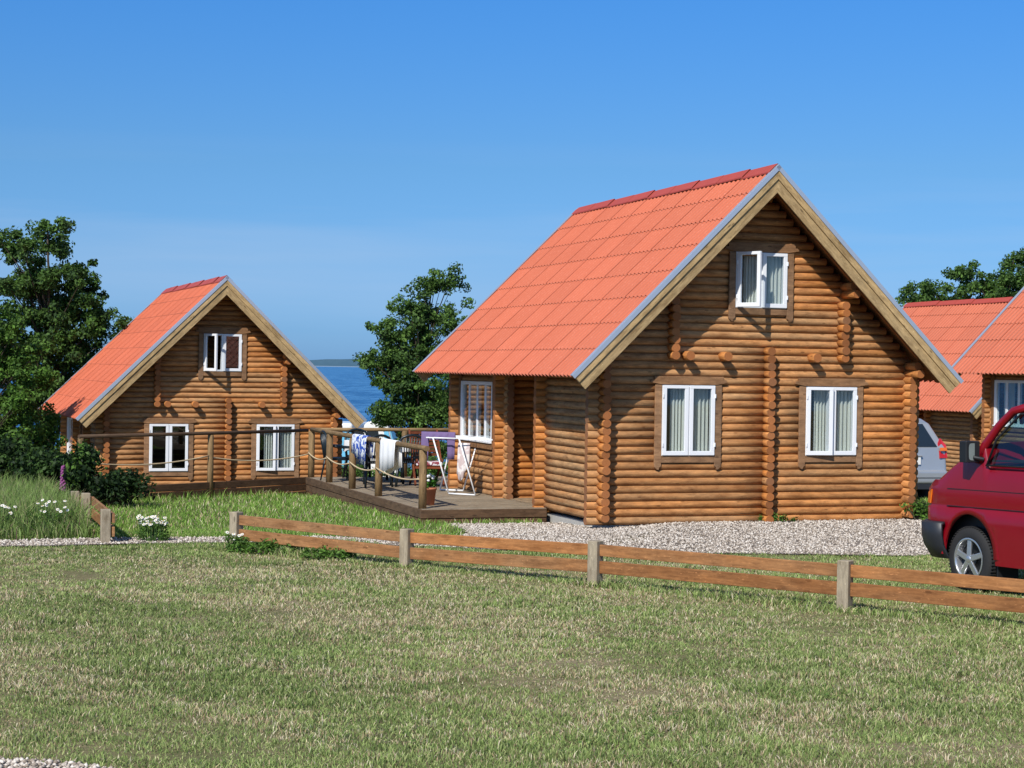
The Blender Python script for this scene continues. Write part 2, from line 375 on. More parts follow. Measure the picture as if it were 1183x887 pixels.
Vr += np.stack([P[:, 0], P[:, 1], tz(P[:, 0], P[:, 1]) + .027], -1)[:, None]
Fo = np.array([(0, 1, 4), (1, 2, 4), (2, 3, 4), (3, 0, 4), (1, 0, 5), (2, 1, 5), (3, 2, 5), (0, 3, 5)])
F = (Fo[None] + (np.arange(n) * 6)[:, None, None]).reshape(-1, 3)
cc = np.repeat(RS.uniform(0, 1, (n, 1)), 6, 0) * np.ones((1, 3))
tag(np_mesh('gravel_stones', Vr.reshape(-1, 3), F, M['pebble'], cc, True), 'loose pale grey and pink pebbles of the gravel strip', 'gravel', kind='stuff')

# sea, far shore
m, t, b = nt('sea_water'); tc = t.nodes.new('ShaderNodeTexCoord')
n1 = noise(t, mapping(t, tc.outputs['Object'], (.22, .07, 1)), 1.0, 8, .7); n2 = noise(t, mapping(t, tc.outputs['Object'], (.004, .02, 1)), 1.0, 4)
c = mixc(t, n2, (.014, .09, .24), (.03, .16, .38)); c = mixc(t, ramp(t, n1, [(.42, (0, 0, 0)), (.62, (.75, .75, .75))]), c, (.10, .30, .55)); t.links.new(c, b.inputs['Base Color'])
b.inputs['Roughness'].default_value = .45; b.inputs['Specular IOR Level'].default_value = .25; bump(t, b, n1, 1.0, 1.2); M['sea'] = m
mb = MB(); mb.add([(-9000, 70, -3.4), (9000, 70, -3.4), (9000, 16000, -3.4), (-9000, 16000, -3.4)], [(0, 1, 2, 3)]); tag(mb.build('sea', M['sea']), kind='structure')
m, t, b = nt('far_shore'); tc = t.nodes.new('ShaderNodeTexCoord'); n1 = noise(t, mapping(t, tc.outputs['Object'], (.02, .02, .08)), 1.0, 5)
c = mixc(t, n1, (.030, .075, .115), (.055, .115, .165)); t.links.new(c, b.inputs['Base Color']); b.inputs['Roughness'].default_value = 1; M['shore'] = m  # bluish tones carry the distance haze in the base colour
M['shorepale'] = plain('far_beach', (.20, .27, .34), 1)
mb = MB(); q = [(-4500, -3.5)]
for i in range(181):
    x = -4500 + i * 50; q.append((x, 23 + 1.5 * math.sin(x * .0041) + 2 * math.sin(x * .0223 + 2) + random.uniform(-2, 2)))
q.append((4500, -3.5)); top = q[1:-1]
mb.grid([[(x, 6200, -5), (x, 6205, h * .8), (x, 6300, h)] for x, h in top]); tag(mb.build('far_shore', M['shore']), kind='structure')
mb = MB(); mb.bx(-4500, 4500, 6180, 6199, -5, -.6); tag(mb.build('far_beach', M['shorepale']), kind='structure')

# ------------------------------------------------------------------ log cabin (local: x = along gable, y = depth, z = up)
W, L, UC, UE, UR, ZR, ZE, D0, D1 = 4.92, 6.55, 2.42, -.646, 5.487, 5.106, 2.10, -.58, 7.25
PH = .111; SL = (ZR - ZE) / (UC - UE)
def zroof(u): return ZR - SL * abs(u - UC)
HOUSE_AT = ((1.2579, 25.479, 0), .3337)
house = thing('log_cabin', 'nearest log cabin with red roof, gable window open, beside the gravel and the red van', 'cabin', HOUSE_AT[0], HOUSE_AT[1], 'log cabins with red corrugated roofs')

def logseg(mb, A, B, weather=.3, r_=.0595, end=True, tone=None):
    A = Vector(A); B = Vector(B); n = max(1, int((B - A).length / .5)); j = random.uniform(-.003, .003)
    pts_ = [A.lerp(B, i / n) + Vector((0, 0, random.uniform(-.0015, .0015))) for i in range(n + 1)]
    k = 1 + random.uniform(-.03, .03)
    if abs((B - A).x) > abs((B - A).y): pts_ = [p + Vector((0, j, 0)) for p in pts_]
    else: pts_ = [p + Vector((j, 0, 0)) for p in pts_]
    at = (random.uniform(.1, .9) if tone is None else tone, max(0, min(1, weather + random.uniform(-.2, .2))), random.random())
    mb.tube(pts_, [r_ * k * random.uniform(.985, 1.015) for _ in pts_], 14, 0, at, True, 1 if end else 0, sy=1.08)
def cut(a, b_, holes):
    segs = [(a, b_)]
    for h0, h1 in holes:
        out = []
        for s0, s1 in segs:
            if h1 <= s0 or h0 >= s1: out.append((s0, s1)); continue
            if h0 > s0: out.append((s0, h0))
            if h1 < s1: out.append((h1, s1))
        segs = out
    return segs
GW = [(.911, 1.738, .98, 1.994), (3.2126, 4.0508, .98, 1.994), (2.043, 2.865, 3.125, 3.932)]
def gable_rows(mb, d, holes, ext=.21, wfun=lambda u, z: .3):
    i = 0
    while True:
        z = .055 + PH * i; i += 1
        zz = z + .03 + .16
        if zz > ZR - .08: break
        hw = (ZR - zz) / SL
        a = max(UC - hw, -ext if z < 2.45 else -.0); b_ = min(UC + hw, W + ext if z < 2.15 else W + .06)
        hs = [(h[0] - .01, h[1] + .01) for h in holes if h[2] < z < h[3]]
        for s0, s1 in cut(a, b_, hs):
            # split into lengths at the interior cross walls so tone varies as in the photograph
            for q0, q1 in cut(s0, s1, [(2.575, 2.585)] if z < 2.5 else []):
                if q1 - q0 > .05: logseg(mb, (q0, d, z), (q1, d, z), wfun((q0 + q1) / 2, z))
def wgable(u, z):
    w = .55 - .09 * max(0, u - 2.0)
    if z > 3: w -= .15
    if u < .2: w = .1
    return max(.05, w)
mb = MB(); gable_rows(mb, 0, GW, wfun=wgable); mb.build('front_wall', [M['log'], M['end']], house)
mb = MB(); gable_rows(mb, L, []); mb.build('rear_wall', [M['log'], M['end']], house)
SWH = (4.58, 6.32, .96, 1.965)
for lo_, hi_ in ((-.24, 2.16 + .06), (4.1 - .22, L + .22)):
    mb = MB(); i = 1
    while PH * i < 2.58:
        z = PH * i; i += 1
        for s0, s1 in cut(lo_, hi_, [(SWH[0], SWH[1])] if SWH[2] < z < SWH[3] else []):
            if s0 < 0:   # the crossing end is fresher and more orange than the face
                logseg(mb, (0, s0 + random.uniform(-.015, .015), z), (0, .0, z), .05); logseg(mb, (0, 0, z), (0, s1, z), .8)
            else: logseg(mb, (0, s0, z), (0, s1, z), .6)
    mb.build('side_wall', [M['log'], M['end']], house)
mb = MB(); i = 1
while PH * i < 2.2:
    logseg(mb, (W, -.24, PH * i), (W, L + .22, PH * i), .1); i += 1
mb.build('side_wall', [M['log'], M['end']], house)
# porch recess walls
for dd_, q0, q1 in ((2.16, 2.1, 2.35), (4.1, 3.3, 4.1)):
    mb = MB(); i = 0
    while .055 + PH * i < 2.5:
        z = .055 + PH * i; i += 1
        logseg(mb, (-.21, dd_, z), (1.35, dd_, z), .1); logseg(mb, (1.3, q0, z + .055), (1.3, q1, z + .055), .1)
    mb.build('porch_wall', [M['log'], M['end']], house)
mb = MB(); mb.bx(1.26, 1.34, 2.36, 3.29, .1, 2.15); dr = mb.build('door', M['trimwood'], house, .008)
mb = MB(); mb.tube([(1.25, 3.16, 1.05), (1.21, 3.16, 1.05), (1.21, 3.06, 1.05)], .011, 8); mb.build('door_handle', M['silver'], dr)
mb = MB(); mb.bx(1.255, 1.35, 2.30, 3.34, 2.15, 2.5); mb.bx(0, 1.3, 2.2, 4.06, 2.5, 2.53); mb.build('porch_ceiling', M['soffit'], house)
mb = MB(); mb.bx(0.0, 1.3, 2.2, 4.06, .02, .085); mb.build('porch_floor', M['deck'], house)
# columns of crossing log ends on the gable
def column(u, z0, z1):
    mb = MB(); z = z0 + .055
    while z < z1:
        logseg(mb, (u, -.22 + random.uniform(-.02, .02), z), (u, .0, z), .05 if random.random() < .75 else .45); z += PH
    return mb.build('crossing_log_ends', [M['log'], M['end']], house)
column(2.58, .0, 2.5); column(1.05, 2.36, 3.3); column(3.78, 2.36, 3.3)
for u, z in ((1.27, 2.415), (1.86, 2.415), (3.30, 2.415)):
    mb = MB(); mb.tube([(u, -.25, z), (u, .05, z)], .066, 16, 0, (.6, .1, .3), True, 1); mb.build('beam_end', [M['log'], M['end']], house)
for u, z, l in ((3.82, 3.355, .45), (3.82, 3.47, .36), (4.93, 2.2, .42), (4.93, 2.315, .34), (1.03, 3.355, .45), (1.03, 3.47, .36), (0, 2.5, .4), (UC, 4.74, .45)):
    pass
    mb = MB(); mb.tube([(u, -l, z), (u, .05, z)], .06, 16, 0, (.5, .05, .3), True, 1); mb.build('roof_beam', [M['log'], M['end']], house)
# foundation and dark interior
mb = MB(); mb.bx(.02, W - .02, .02, L - .02, -.7, .0, at=(.5, 0, 0)); mb.build('foundation', M['concrete'], house)
mb = MB(); mb.bx(.1, W - .1, 4.3, 4.34, 0, 2.5); mb.bx(.1, W - .1, .08, L - .08, 2.46, 2.5); mb.bx(1.42, 1.46, .1, 6.4, 0, 2.46) ; mb.bx(.3, W - .3, 2.2, 2.24, 2.5, 4.3) if 0 else None
mb.build('interior_walls', M['darkint'], house)
# roof
CP, CA = .145, .026
def roof_side(sgn, edge):
    mb = MB(); nd = int((D1 - D0) / CP * 8); ds = [D0 + (D1 - D0) * k / nd for k in range(nd + 1)]
    slope = math.hypot(abs(UC - edge), ZR - ZE); nr = 8; tdir = Vector((sgn * abs(UC - edge), 0, -(ZR - ZE))).normalized()
    nrm = Vector((sgn * (ZR - ZE), 0, abs(UC - edge))).normalized(); org = Vector((UC, 0, ZR))
    sw = .87
    for r0 in range(nr):
        a, b_ = slope * r0 / nr, slope * (r0 + 1) / nr + .01
        off = (r0 % 2) * .44
        for c0 in range(int((D1 - D0 + 1) / sw) + 1):
            k0 = max(0, int(round(c0 * sw / CP)) * 8); k1 = min(nd, int(round((c0 + 1) * sw / CP)) * 8)
            if k1 <= k0: continue
            tone = random.random(); lift = random.uniform(0, .003)
            def P(k, s_, h): return org + tdir * s_ + nrm * (h + CA * math.cos(2 * math.pi * (ds[k] - D0) / CP)) + Vector((0, ds[k], 0))
            rows = [[P(k, a, -.004 + lift) for k in range(k0, k1 + 1)], [P(k, b_, .014 + lift) for k in range(k0, k1 + 1)]]
            mb.grid(rows, 0, (tone, 0, 0), True, flip=(sgn < 0))
            mb.grid([[P(k, b_, .014 + lift) for k in range(k0, k1 + 1)], [P(k, b_ - .001, .002 + lift) for k in range(k0, k1 + 1)]], 0, (tone, .42, 0), True, flip=(sgn < 0))
            # thin dark side lap
            e = k0
            if e > 0: mb.add([P(e, a, .004 + lift) + Vector((0, -.013, 0)), P(e, a, .004 + lift) + Vector((0, .013, 0)), P(e, b_, .0185 + lift) + Vector((0, .013, 0)), P(e, b_, .0185 + lift) + Vector((0, -.013, 0))], [(0, 1, 2, 3)], 0, None, (tone, .14, 0))
    return mb
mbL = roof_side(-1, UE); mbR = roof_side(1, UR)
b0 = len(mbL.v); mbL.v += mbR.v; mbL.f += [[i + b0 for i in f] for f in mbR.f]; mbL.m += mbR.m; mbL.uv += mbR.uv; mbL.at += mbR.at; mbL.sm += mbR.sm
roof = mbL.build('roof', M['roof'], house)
for k in range(9):   # overlapping ridge cap lengths
    a = D0 - .01 + k * (D1 - D0 + .02) / 9; b_ = a + (D1 - D0 + .02) / 9 + .02
    if k == 0: mb = MB()
    for sg in (-1, 1):
        t0 = Vector((UC, 0, ZR + .055)); t1 = Vector((UC + sg * .125, 0, ZR + .055 - .125 * SL * .98)); lift = .008 if k % 2 else 0
        mb.add([t0 + Vector((0, a, lift + .012)), t0 + Vector((0, b_, lift)), t1 + Vector((0, b_, lift)), t1 + Vector((0, a, lift + .012)), t1 + Vector((0, a, lift - .01)), t1 + Vector((0, b_, lift - .02))], [(0, 1, 2, 3) if sg > 0 else (3, 2, 1, 0), (3, 2, 5, 4)], 0, None, (.5, 0, 0))
mb.build('ridge_cap', M['ridge'], roof)
for sg, edge in ((-1, UE), (1, UR)):
    td = Vector((edge - UC, 0, ZE - ZR)); Ls = td.length; td.normalize(); nv = Vector((sg * (ZR - ZE), 0, abs(UC - edge))).normalized()
    apex = Vector((UC, 0, ZR))
    for name, yy in (('barge_board', D0 - .02), ('barge_board', D1 + .02)):
        mb = MB()
        def quad(o0, o1, y0, y1, s1):   # board between normal offsets o0>o1, mitred at the ridge
            P0 = apex + nv * o0; P1 = apex + nv * o1
            P0 = Vector((UC, 0, ZR + o0 / nv.z)); P1 = Vector((UC, 0, ZR + o1 / nv.z))
            E0 = apex + nv * o0 + td * s1; E1 = apex + nv * o1 + td * s1
            vs_ = [p + Vector((0, y, 0)) for y in (y0, y1) for p in (P0, E0, E1, P1)]
            fs_ = [(0, 1, 2, 3), (7, 6, 5, 4), (0, 4, 5, 1), (1, 5, 6, 2), (2, 6, 7, 3)]
            # UV along the board
            def U(v_): w_ = v_ - apex; return (w_.dot(td) + 3 * sg, w_.dot(nv) + v_.y)
            mb.add(vs_, fs_, 0, [[U(vs_[i]) for i in f] for f in fs_], (random.random(), .35, random.random()))
        s_ = -1 if yy < 0 else 1
        quad(.012, -.25, yy + s_ * 0, yy + .028, Ls) if yy < 0 else quad(.012, -.25, yy - .028, yy, Ls)
        if yy < 0: quad(.010, -.115, yy - .022, yy - .001, Ls)
        mb.build(name, M['barge'], roof, .003, 1, fix=False)
    mb = MB()   # metal edge strip
    P0 = Vector((UC, 0, ZR + .034 / nv.z))
    mb.beam(P0 + Vector((0, D0 - .015, 0)), apex + nv * .034 + td * (Ls + .02) + Vector((0, D0 - .015, 0)), .06, .012, up=nv)
    mb.beam(P0 + nv * -.03 + Vector((0, D0 - .052, 0)), apex + nv * .004 + td * (Ls + .02) + Vector((0, D0 - .052, 0)), .006, .06, up=nv)
    mb.build('metal_edge_trim', M['silver'], roof); mb = MB()
    mb.beam(P0 + Vector((0, D1 + .015, 0)), apex + nv * .034 + td * (Ls + .02) + Vector((0, D1 + .015, 0)), .09, .012, up=nv)
    mb.build('metal_edge_trim', M['silver'], roof)
    mb = MB()   # soffit boarding under the sheets, with rafters at the overhang
    nb = 20
    for k in range(nb):
        c_ = apex + nv * -.055 + td * ((k + .5) * (Ls - .1) / nb); c_.y = (D0 + D1) / 2
        mb.box(c_, ((Ls - .1) / nb - .004, D1 - D0 - .03, .018), Matrix((td, Vector((0, 1, 0)), nv)).transposed())
    for y in (-.3, ):
        mb.beam(apex + nv * -.11 + td * .12 + Vector((0, y, 0)), apex + nv * -.11 + td * (Ls - .12) + Vector((0, y, 0)), .06, .09, up=nv)
    y = 1.0
    while y < D1:
        mb.beam(apex + nv * -.11 + td * .12 + Vector((0, y, 0)), apex + nv * -.11 + td * (Ls - .12) + Vector((0, y, 0)), .06, .09, up=nv); y += .9
    mb.build('soffit', M['soffit'], roof)

# windows
def rotz(p, c, a):
    x, y = p[0] - c[0], p[1] - c[1]; return (c[0] + x * math.cos(a) - y * math.sin(a), c[1] + x * math.sin(a) + y * math.cos(a), p[2])
def turn(mb, c, a): mb.v = [rotz(p, c, a) for p in mb.v]
def window(u0, u1, z0, z1, opens=(0, 0), curtains=True, trims=True, head=.12):
    y0, y1 = -.095, .03; fw = .035
    mb = MB()
    mb.bx(u0, u1, y0 + .012, y1, z1 - fw, z1); mb.bx(u0, u1, y0 + .012, y1, z0, z0 + fw)
    mb.bx(u0, u0 + fw, y0 + .014, y1, z0 + fw, z1 - fw); mb.bx(u1 - fw, u1, y0 + .014, y1, z0 + fw, z1 - fw)
    uc = (u0 + u1) / 2; mb.bx(uc - .03, uc + .03, y0 + .014, y1, z0 + fw, z1 - fw)
    w = mb.build('window', M['white'], house, .003, 1)
    for k, (a, b_) in enumerate(((u0 + .006, uc - .008), (uc + .008, u1 - .006))):
        sw = .058; za, zb = z0 + .008, z1 - .006; yf, yb = y0 - .012, y0 + .03
        mb = MB(); mb.bx(a, b_, yf, yb, zb - .045, zb); mb.bx(a, b_, yf, yb, za, za + .06)
        mb.bx(a, a + sw, yf + .001, yb, za + .06, zb - .045); mb.bx(b_ - sw, b_, yf + .001, yb, za + .06, zb - .045)
        ga = MB(); ga.bx(a + sw - .005, b_ - sw + .005, y0 + .004, y0 + .010, za + .055, zb - .04)
        for h in (za + .15, zb - .15):
            hx = a if k == 0 else b_; mb.bx(hx - .01, hx + .01, yf - .012, yf, h - .03, h + .03)
        hinge = (a, yf) if k == 0 else (b_, yf)
        if opens[k]:
            turn(mb, hinge, -R(opens[k]) if k == 0 else R(opens[k])); turn(ga, hinge, -R(opens[k]) if k == 0 else R(opens[k]))
        mb.build('casement', M['white'], w, .003, 1); ga.build('pane', M['glass'], w)
    if curtains:
        for a, b_ in ((u0 + .19, uc - .02), (uc + .13, u1 - .03)):
            mb = MB(); n_ = 60; ph = random.random() * 6
            rows = []
            for zz in (z0 - .02, z0 + .5 * (z1 - z0), z1 + .02):
                rows.append([(a + (b_ - a) * k / n_, .055 + .036 * math.sin(k * .42 + ph) + .010 * math.sin(k * 1.3), zz) for k in range(n_ + 1)])
            mb.grid(rows, 0, (.5, 0, 0), True); mb.build('curtain', M['curtain'], w)
    if trims:
        mb = MB(); tw = .105; yt0, yt1 = -.088, -.052
        yh0, yh1 = -.098, -.052
        # head board with notched ends
        zt = z1 + .004
        mb.extrude([(u0 - .19, zt + .045), (u0 - .165, zt + .075), (u0 - .13, zt + .07), (u0 - .13, zt + head), (u1 + .13, zt + head), (u1 + .13, zt + .07), (u1 + .165, zt + .075), (u1 + .19, zt + .045), (u1 + .19, zt + .03), (u1 + .02, zt), (u0 - .02, zt), (u0 - .19, zt + .03)], yh0, yh1, 'xz', at=(.5, .1, .3))
        for sg, ue in ((-1, u0 - .004), (1, u1 + .004)):
            zf = z0 - .2
            mb.extrude([(ue, zt - .002), (ue + sg * tw, zt - .002), (ue + sg * tw, zf + .035), (ue + sg * (tw - .02), zf + .02), (ue + sg * (tw - .045), zf), (ue + sg * .035, zf), (ue + sg * .03, zf + .03), (ue, zf + .05)], yt0, yt1, 'xz', at=(random.random(), .3, random.random()))
        mb.extrude([(u0 - .002, z0 - .004), (u1 + .002, z0 - .004), (u1 + .002, z0 - .10), (u0 - .002, z0 - .10)], yt0 + .003, yt1, 'xz', at=(.4, .2, .7))
        o = mb.build('window_trim', M['trimwood'], w, .004, 1, fix=True)
    return w
w1 = window(*GW[0]); w2 = window(*GW[1], opens=(8, 0)); w3 = window(*GW[2], opens=(62, 0), head=.13)
# side window with four panes (in the x = 0 wall)
mb = MB(); a, b_, z0, z1 = SWH; x0, x1 = -.085, .0
mb.bx(x0, x1, a, b_, z1 - .06, z1); mb.bx(x0, x1, a, b_, z0, z0 + .06)
for y in (a + .035, b_ - .035): mb.bx(x0 + .002, x1, y - .042, y + .042, z0 + .06, z1 - .06)
for k in (1, 2, 3):
    y = a + (b_ - a) * k / 4; mb.bx(x0 + .02, x1, y - .042, y + .042, z0 + .06, z1 - .06)
mb.bx(x0 - .025, x0, a - .01, b_ + .01, z0 - .02, z0 + .01)
sw_ = mb.build('window', M['white'], house, .004, 1)
for k in range(4):
    mb = MB(); mb.bx(-.06, -.054, a + .07 + k * (b_ - a - .07) / 4, a + (k + 1) * (b_ - a - .07) / 4, z0 + .05, z1 - .05); mb.build('pane', M['glass'], sw_)
for q0, q1 in ((a + .1, a + .42), (b_ - .5, b_ - .1)):
    mb = MB(); mb.grid([[(.10 + .025 * math.sin(k * .9), q0 + (q1 - q0) * k / 30, zz) for k in range(31)] for zz in (z0, z1)]); mb.build('curtain', M['curtain'], sw_)
mb = MB(); mb.bx(-.09, -.05, a - .1, a - .003, z0 - .12, z1 + .1); mb.bx(-.09, -.05, b_ + .003, b_ + .1, z0 - .12, z1 + .1); mb.bx(-.088, -.05, a - .002, b_ + .002, z0 - .12, z0 - .033)
mb.build('window_trim', M['trimwood'], sw_, .004, 1)

# the other cabins
GRP = 'log cabins with red corrugated roofs'
def no_curtain_left(o): return o.name.startswith('curtain') and o.parent is not None and o.parent.name.split('.')[0] == 'window' and False
c2 = copy_tree(house); c2.location = (-8.5541, 37.9826, -1.0954); c2.rotation_euler = (0, 0, .3523)
c2['label'] = 'whole log cabin on the left behind the rope railing, standing lower toward the sea'
for o in c2.children:
    if o.name.startswith('window'):
        xs_ = [v.co.x for v in o.data.vertices]; zs_ = [v.co.z for v in o.data.vertices]
        if max(xs_) - min(xs_) < 1.2 and (max(xs_) < 2 or min(zs_) > 2.5):
            for q in list(o.children):
                if q.name.startswith('curtain'): bpy.data.objects.remove(q)
c3 = copy_tree(house); c3.location = (11.9807, 46.2532, -.8365); c3.rotation_euler = (0, 0, .3501)
c3['label'] = 'log cabin farthest back on the right, mostly roof showing behind the silver car'
c4 = copy_tree(house); c4.location = (12.95, 34.11, .135); c4.rotation_euler = (0, 0, .35)
c4['label'] = 'log cabin cut by the right edge of the photo, above the red van'

# ------------------------------------------------------------------ deck beside the nearest cabin
def hw(u, d, z=0):
    a = HOUSE_AT[1]; return (HOUSE_AT[0][0] + u * math.cos(a) - d * math.sin(a), HOUSE_AT[0][1] + u * math.sin(a) + d * math.cos(a), z)
DZ = .085; DU0, DU1, DD0, DD1 = -2.03, -.075, 1.95, 9.7
deck = thing('wooden_deck', 'weathered wooden deck with low dark sides beside the nearest cabin', 'deck', HOUSE_AT[0], HOUSE_AT[1])
mb = MB(); d = DD0
while d < DD1 - .05:
    u1 = DU1 if d < 6.7 else 2.5
    mb.bx(DU0, u1, d, d + .115, DZ - .03, DZ + random.uniform(-.002, .001), at=(random.random(), random.uniform(.4, 1), random.random())); d += .121
mb.build('deck_boards', M['deck'], deck)
for z0_, z1_, o_ in ((-.048, DZ - .004, .0), (-.20, -.056, .012)):
    mb = MB(); mb.bx(DU0 - .03, DU1 + .0, DD0 - .035 + o_, DD0 - .003, z0_, z1_, at=(.6, .2, .2)); mb.build('edge_board', M['fascia'], deck, .006, 1)
for z0_, z1_, o_ in ((-.045, DZ + .004, .0), (-.18, -.052, .01), (-.34, -.187, .02)):
    mb = MB(); mb.bx(DU0 - .035 + o_, DU0 - .003, DD0, DD1, z0_, z1_, at=(.5, .5, .6)); mb.build('edge_board', M['fascia'], deck, .006, 1)
mb = MB(); mb.bx(DU0 + .1, DU1 - .1, DD0 + .1, DD1, -.5, DZ - .04); mb.build('deck_frame', M['darkint'], deck)
# edging running off the deck corner to the left
CX, CY = hw(DU0, DD1)[:2]; EX, EY = -8.2, 28.55
edge = thing('timber_edging', 'dark plank edging below the railing in front of the left cabin', 'edging', (CX, CY, 0))
dv = Vector((EX - CX, EY - CY, 0))
for z0_, z1_ in ((-.04, .085), (-.17, -.048), (-.32, -.178)):
    mb = MB(); mb.beam((0, 0, (z0_ + z1_) / 2), dv + Vector((0, 0, (z0_ + z1_) / 2)), .04, z1_ - z0_, at=(.2, .1, random.random())); mb.build('plank', M['fascia'], edge, .006, 1)
# rope railing
rail = thing('rope_railing', 'round post railing with top rail and sagging rope around the deck', 'railing', (0, 0, 0))
def post(x, y, z0, z1, r_=.062):
    mb = MB(); mb.tube([(x, y, z0), (x + .002, y, (z0 + z1) / 2), (x, y, z1 - .012), (x, y, z1)], [r_, r_ * .98, r_ * .97, r_ * .86], 14); return mb.build('post', M['rail'], rail)
PX = [hw(DU0 + .06, dd) for dd in (2.15, 4.7, 6.45, 8.15, 9.62)]
for x, y, _ in PX: post(x, y, DZ - .01, DZ + .87)
dn = dv.normalized()
DPX = [Vector((CX, CY, 0)) + dn * k for k in (2.45, 5.3)]
for p in DPX: post(p.x + .02, p.y + .05, -.2, DZ + .84, .055)
BP = [hw(.15, DD1 - .06), hw(2.1, DD1 - .06)]
BP = [hw(-.15, DD1 - .06), hw(2.1, DD1 - .06)]
for x, y, _ in BP: post(x, y, DZ, DZ + .88, .06)
HZ = DZ + .90
mb = MB(); mb.tube([Vector((x, y, HZ)) + (Vector((0, 0, 0))) for x, y, _ in [hw(DU0 + .06, 1.95)] + PX], .042, 10); mb.build('top_rail', M['rail'], rail)
mb = MB(); mb.tube([(CX, CY, HZ - .02)] + [(p.x, p.y, HZ - .03) for p in DPX], .032, 10, at=(.05, .3, .2)); mb.build('top_rail', M['fascia'], rail)
mb = MB(); mb.tube([PX[-1][:2] + (HZ,), BP[0][:2] + (HZ,), BP[1][:2] + (HZ,)], .035, 10); mb.build('top_rail', M['rail'], rail)
def rope(A, B, za, zb, sag):
    mb = MB(); n_ = 14; pts_ = []
    for k in range(n_ + 1):
        t_ = k / n_; pts_.append((A[0] + (B[0] - A[0]) * t_, A[1] + (B[1] - A[1]) * t_, za + (zb - za) * t_ - sag * 4 * t_ * (1 - t_)))
    mb.tube(pts_, .013, 6); mb.build('rope', M['rope'], rail)
for i in range(4):
    zr_ = DZ + .44; A = Vector(PX[i]) ; B = Vector(PX[i + 1]); rope(A + Vector((-.055, -.03, 0)), B + Vector((-.055, -.03, 0)), zr_, zr_ + .03, .07)
rope(PX[4], DPX[0], DZ + .45, DZ + .45, .10); rope(DPX[0], DPX[1], DZ + .47, DZ + .45, .10); 

# ------------------------------------------------------------------ lawn fence
fence = thing('board_fence', 'low two board orange fence on grey posts across the lawn', 'fence', (0, 0, 0))
FL = [(-3.215, 21.175), (-1.12, 19.64), (.867, 18.183), (3.088, 16.555), (5.32, 14.92), (7.5, 13.32)]
hts = [.46, .43, .47, .48, .48, .48]
fd = Vector((FL[3][0] - FL[0][0], FL[3][1] - FL[0][1], 0)).normalized(); fa = math.atan2(fd.y, fd.x)
for (x, y), h in zip(FL, hts):
    mb = MB(); rm = Matrix.Rotation(fa + random.uniform(-.05, .05), 3, 'Z') @ Matrix.Rotation(random.uniform(-.02, .02), 3, 'X')
    mb.box((x, y, h / 2 - .05), (.115, .12, h + .1), rm, at=(random.random(), .8, random.random())); mb.build('post', M['fencepost'], fence, .008, 2)
for i in range(5):
    a = Vector((*FL[i], 0)); b_ = Vector((*FL[i + 1], 0)); e = fd * .06
    h0, h1 = hts[i], hts[i + 1]
    for zt, hh in ((.0, .115), (-.165, .125)):
        mb = MB(); za, zb = h0 + zt - .035 - hh / 2, h1 + zt - .035 - hh / 2 + random.uniform(-.01, .01)
        mb.beam(a + e + Vector((0, 0, za)), b_ - e + Vector((0, 0, zb)), .034, hh, at=(random.random(), random.uniform(.15, .5), random.random())); mb.build('rail_board', M['fenceboard'], fence, .005, 2)
f2 = thing('short_board_fence', 'short low board fence beside the tall meadow grass at left', 'fence', (0, 0, 0))
FP = [(-4.88, 21.75, .43), (-5.77, 24.5, .42), (-6.4, 26.5, .30)]
for x, y, h in FP:
    mb = MB(); mb.box((x, y, h / 2 - .06), (.115, .12, h + .1), Matrix.Rotation(.33, 3, 'Z'), at=(random.random(), .8, random.random())); mb.build('post', M['fencepost'], f2, .008, 2)
for i in range(2):
    a, b_ = Vector(FP[i]), Vector(FP[i + 1]); dd_ = (b_ - a).normalized(); off = Vector((.085, .03, 0))
    for zt, hh in ((0, .115), (-.16, .12)):
        mb = MB(); mb.beam(a - dd_ * .06 + off + Vector((0, 0, zt - hh / 2 - .06)), b_ + dd_ * .05 + off + Vector((0, 0, zt - hh / 2 - .06)), .034, hh, at=(random.random(), .5, random.random())); mb.build('rail_board', M['fenceboard'], f2, .005, 2)

# ------------------------------------------------------------------ things on the deck
def make_chair():
    r0 = thing('plastic_chair', '', 'chair', group='dark plastic garden chairs on the deck')
    mb = MB(); mb.grid([[(-.21 + .42 * i / 6, -.20 + .42 * j / 6, .43 - .015 * math.sin(math.pi * i / 6)) for j in range(7)] for i in range(7)])
    mb.bx(-.215, .215, -.225, -.2, .385, .435); mb.bx(-.225, -.2, -.2, .22, .39, .435); mb.bx(.2, .225, -.2, .22, .39, .435); mb.build('seat', M['greenplastic'], r0)
    for sx in (-1, 1):
        for sy in (-1, 1):
            mb = MB(); mb.tube([(sx * .27, sy * .25 + .02, 0), (sx * .215, sy * .2, .43)], [.022, .034], 8, sy=.6); mb.build('leg', M['greenplastic'], r0)
        mb = MB(); mb.tube([(sx * .235, -.21, .4), (sx * .265, -.2, .56), (sx * .27, -.12, .63), (sx * .265, .1, .64), (sx * .24, .25, .66)], [.022, .022, .026, .026, .02], 8); mb.build('armrest', M['greenplastic'], r0)
    mb = MB()
    n_ = 9
    for k in range(n_):
        x = -.17 + .34 * k / (n_ - 1); top = .90 - .25 * abs(x) ** 1.6 * 3
        mb.tube([(x * .9, .21, .42), (x, .25, .62), (x * 1.12, .30, top - .03)], .011, 6)
    arc = [(-.225, .215, .4), (-.24, .25, .62), (-.225, .285, .78), (-.17, .30, .865), (-.08, .31, .90), (0, .312, .91), (.08, .31, .90), (.17, .30, .865), (.225, .285, .78), (.24, .25, .62), (.225, .215, .4)]
    mb.tube(arc, .024, 8, sy=.8); mb.build('backrest', M['greenplastic'], r0); return r0
ch = make_chair()
def H(u, d, z=DZ): return hw(u, d, z)
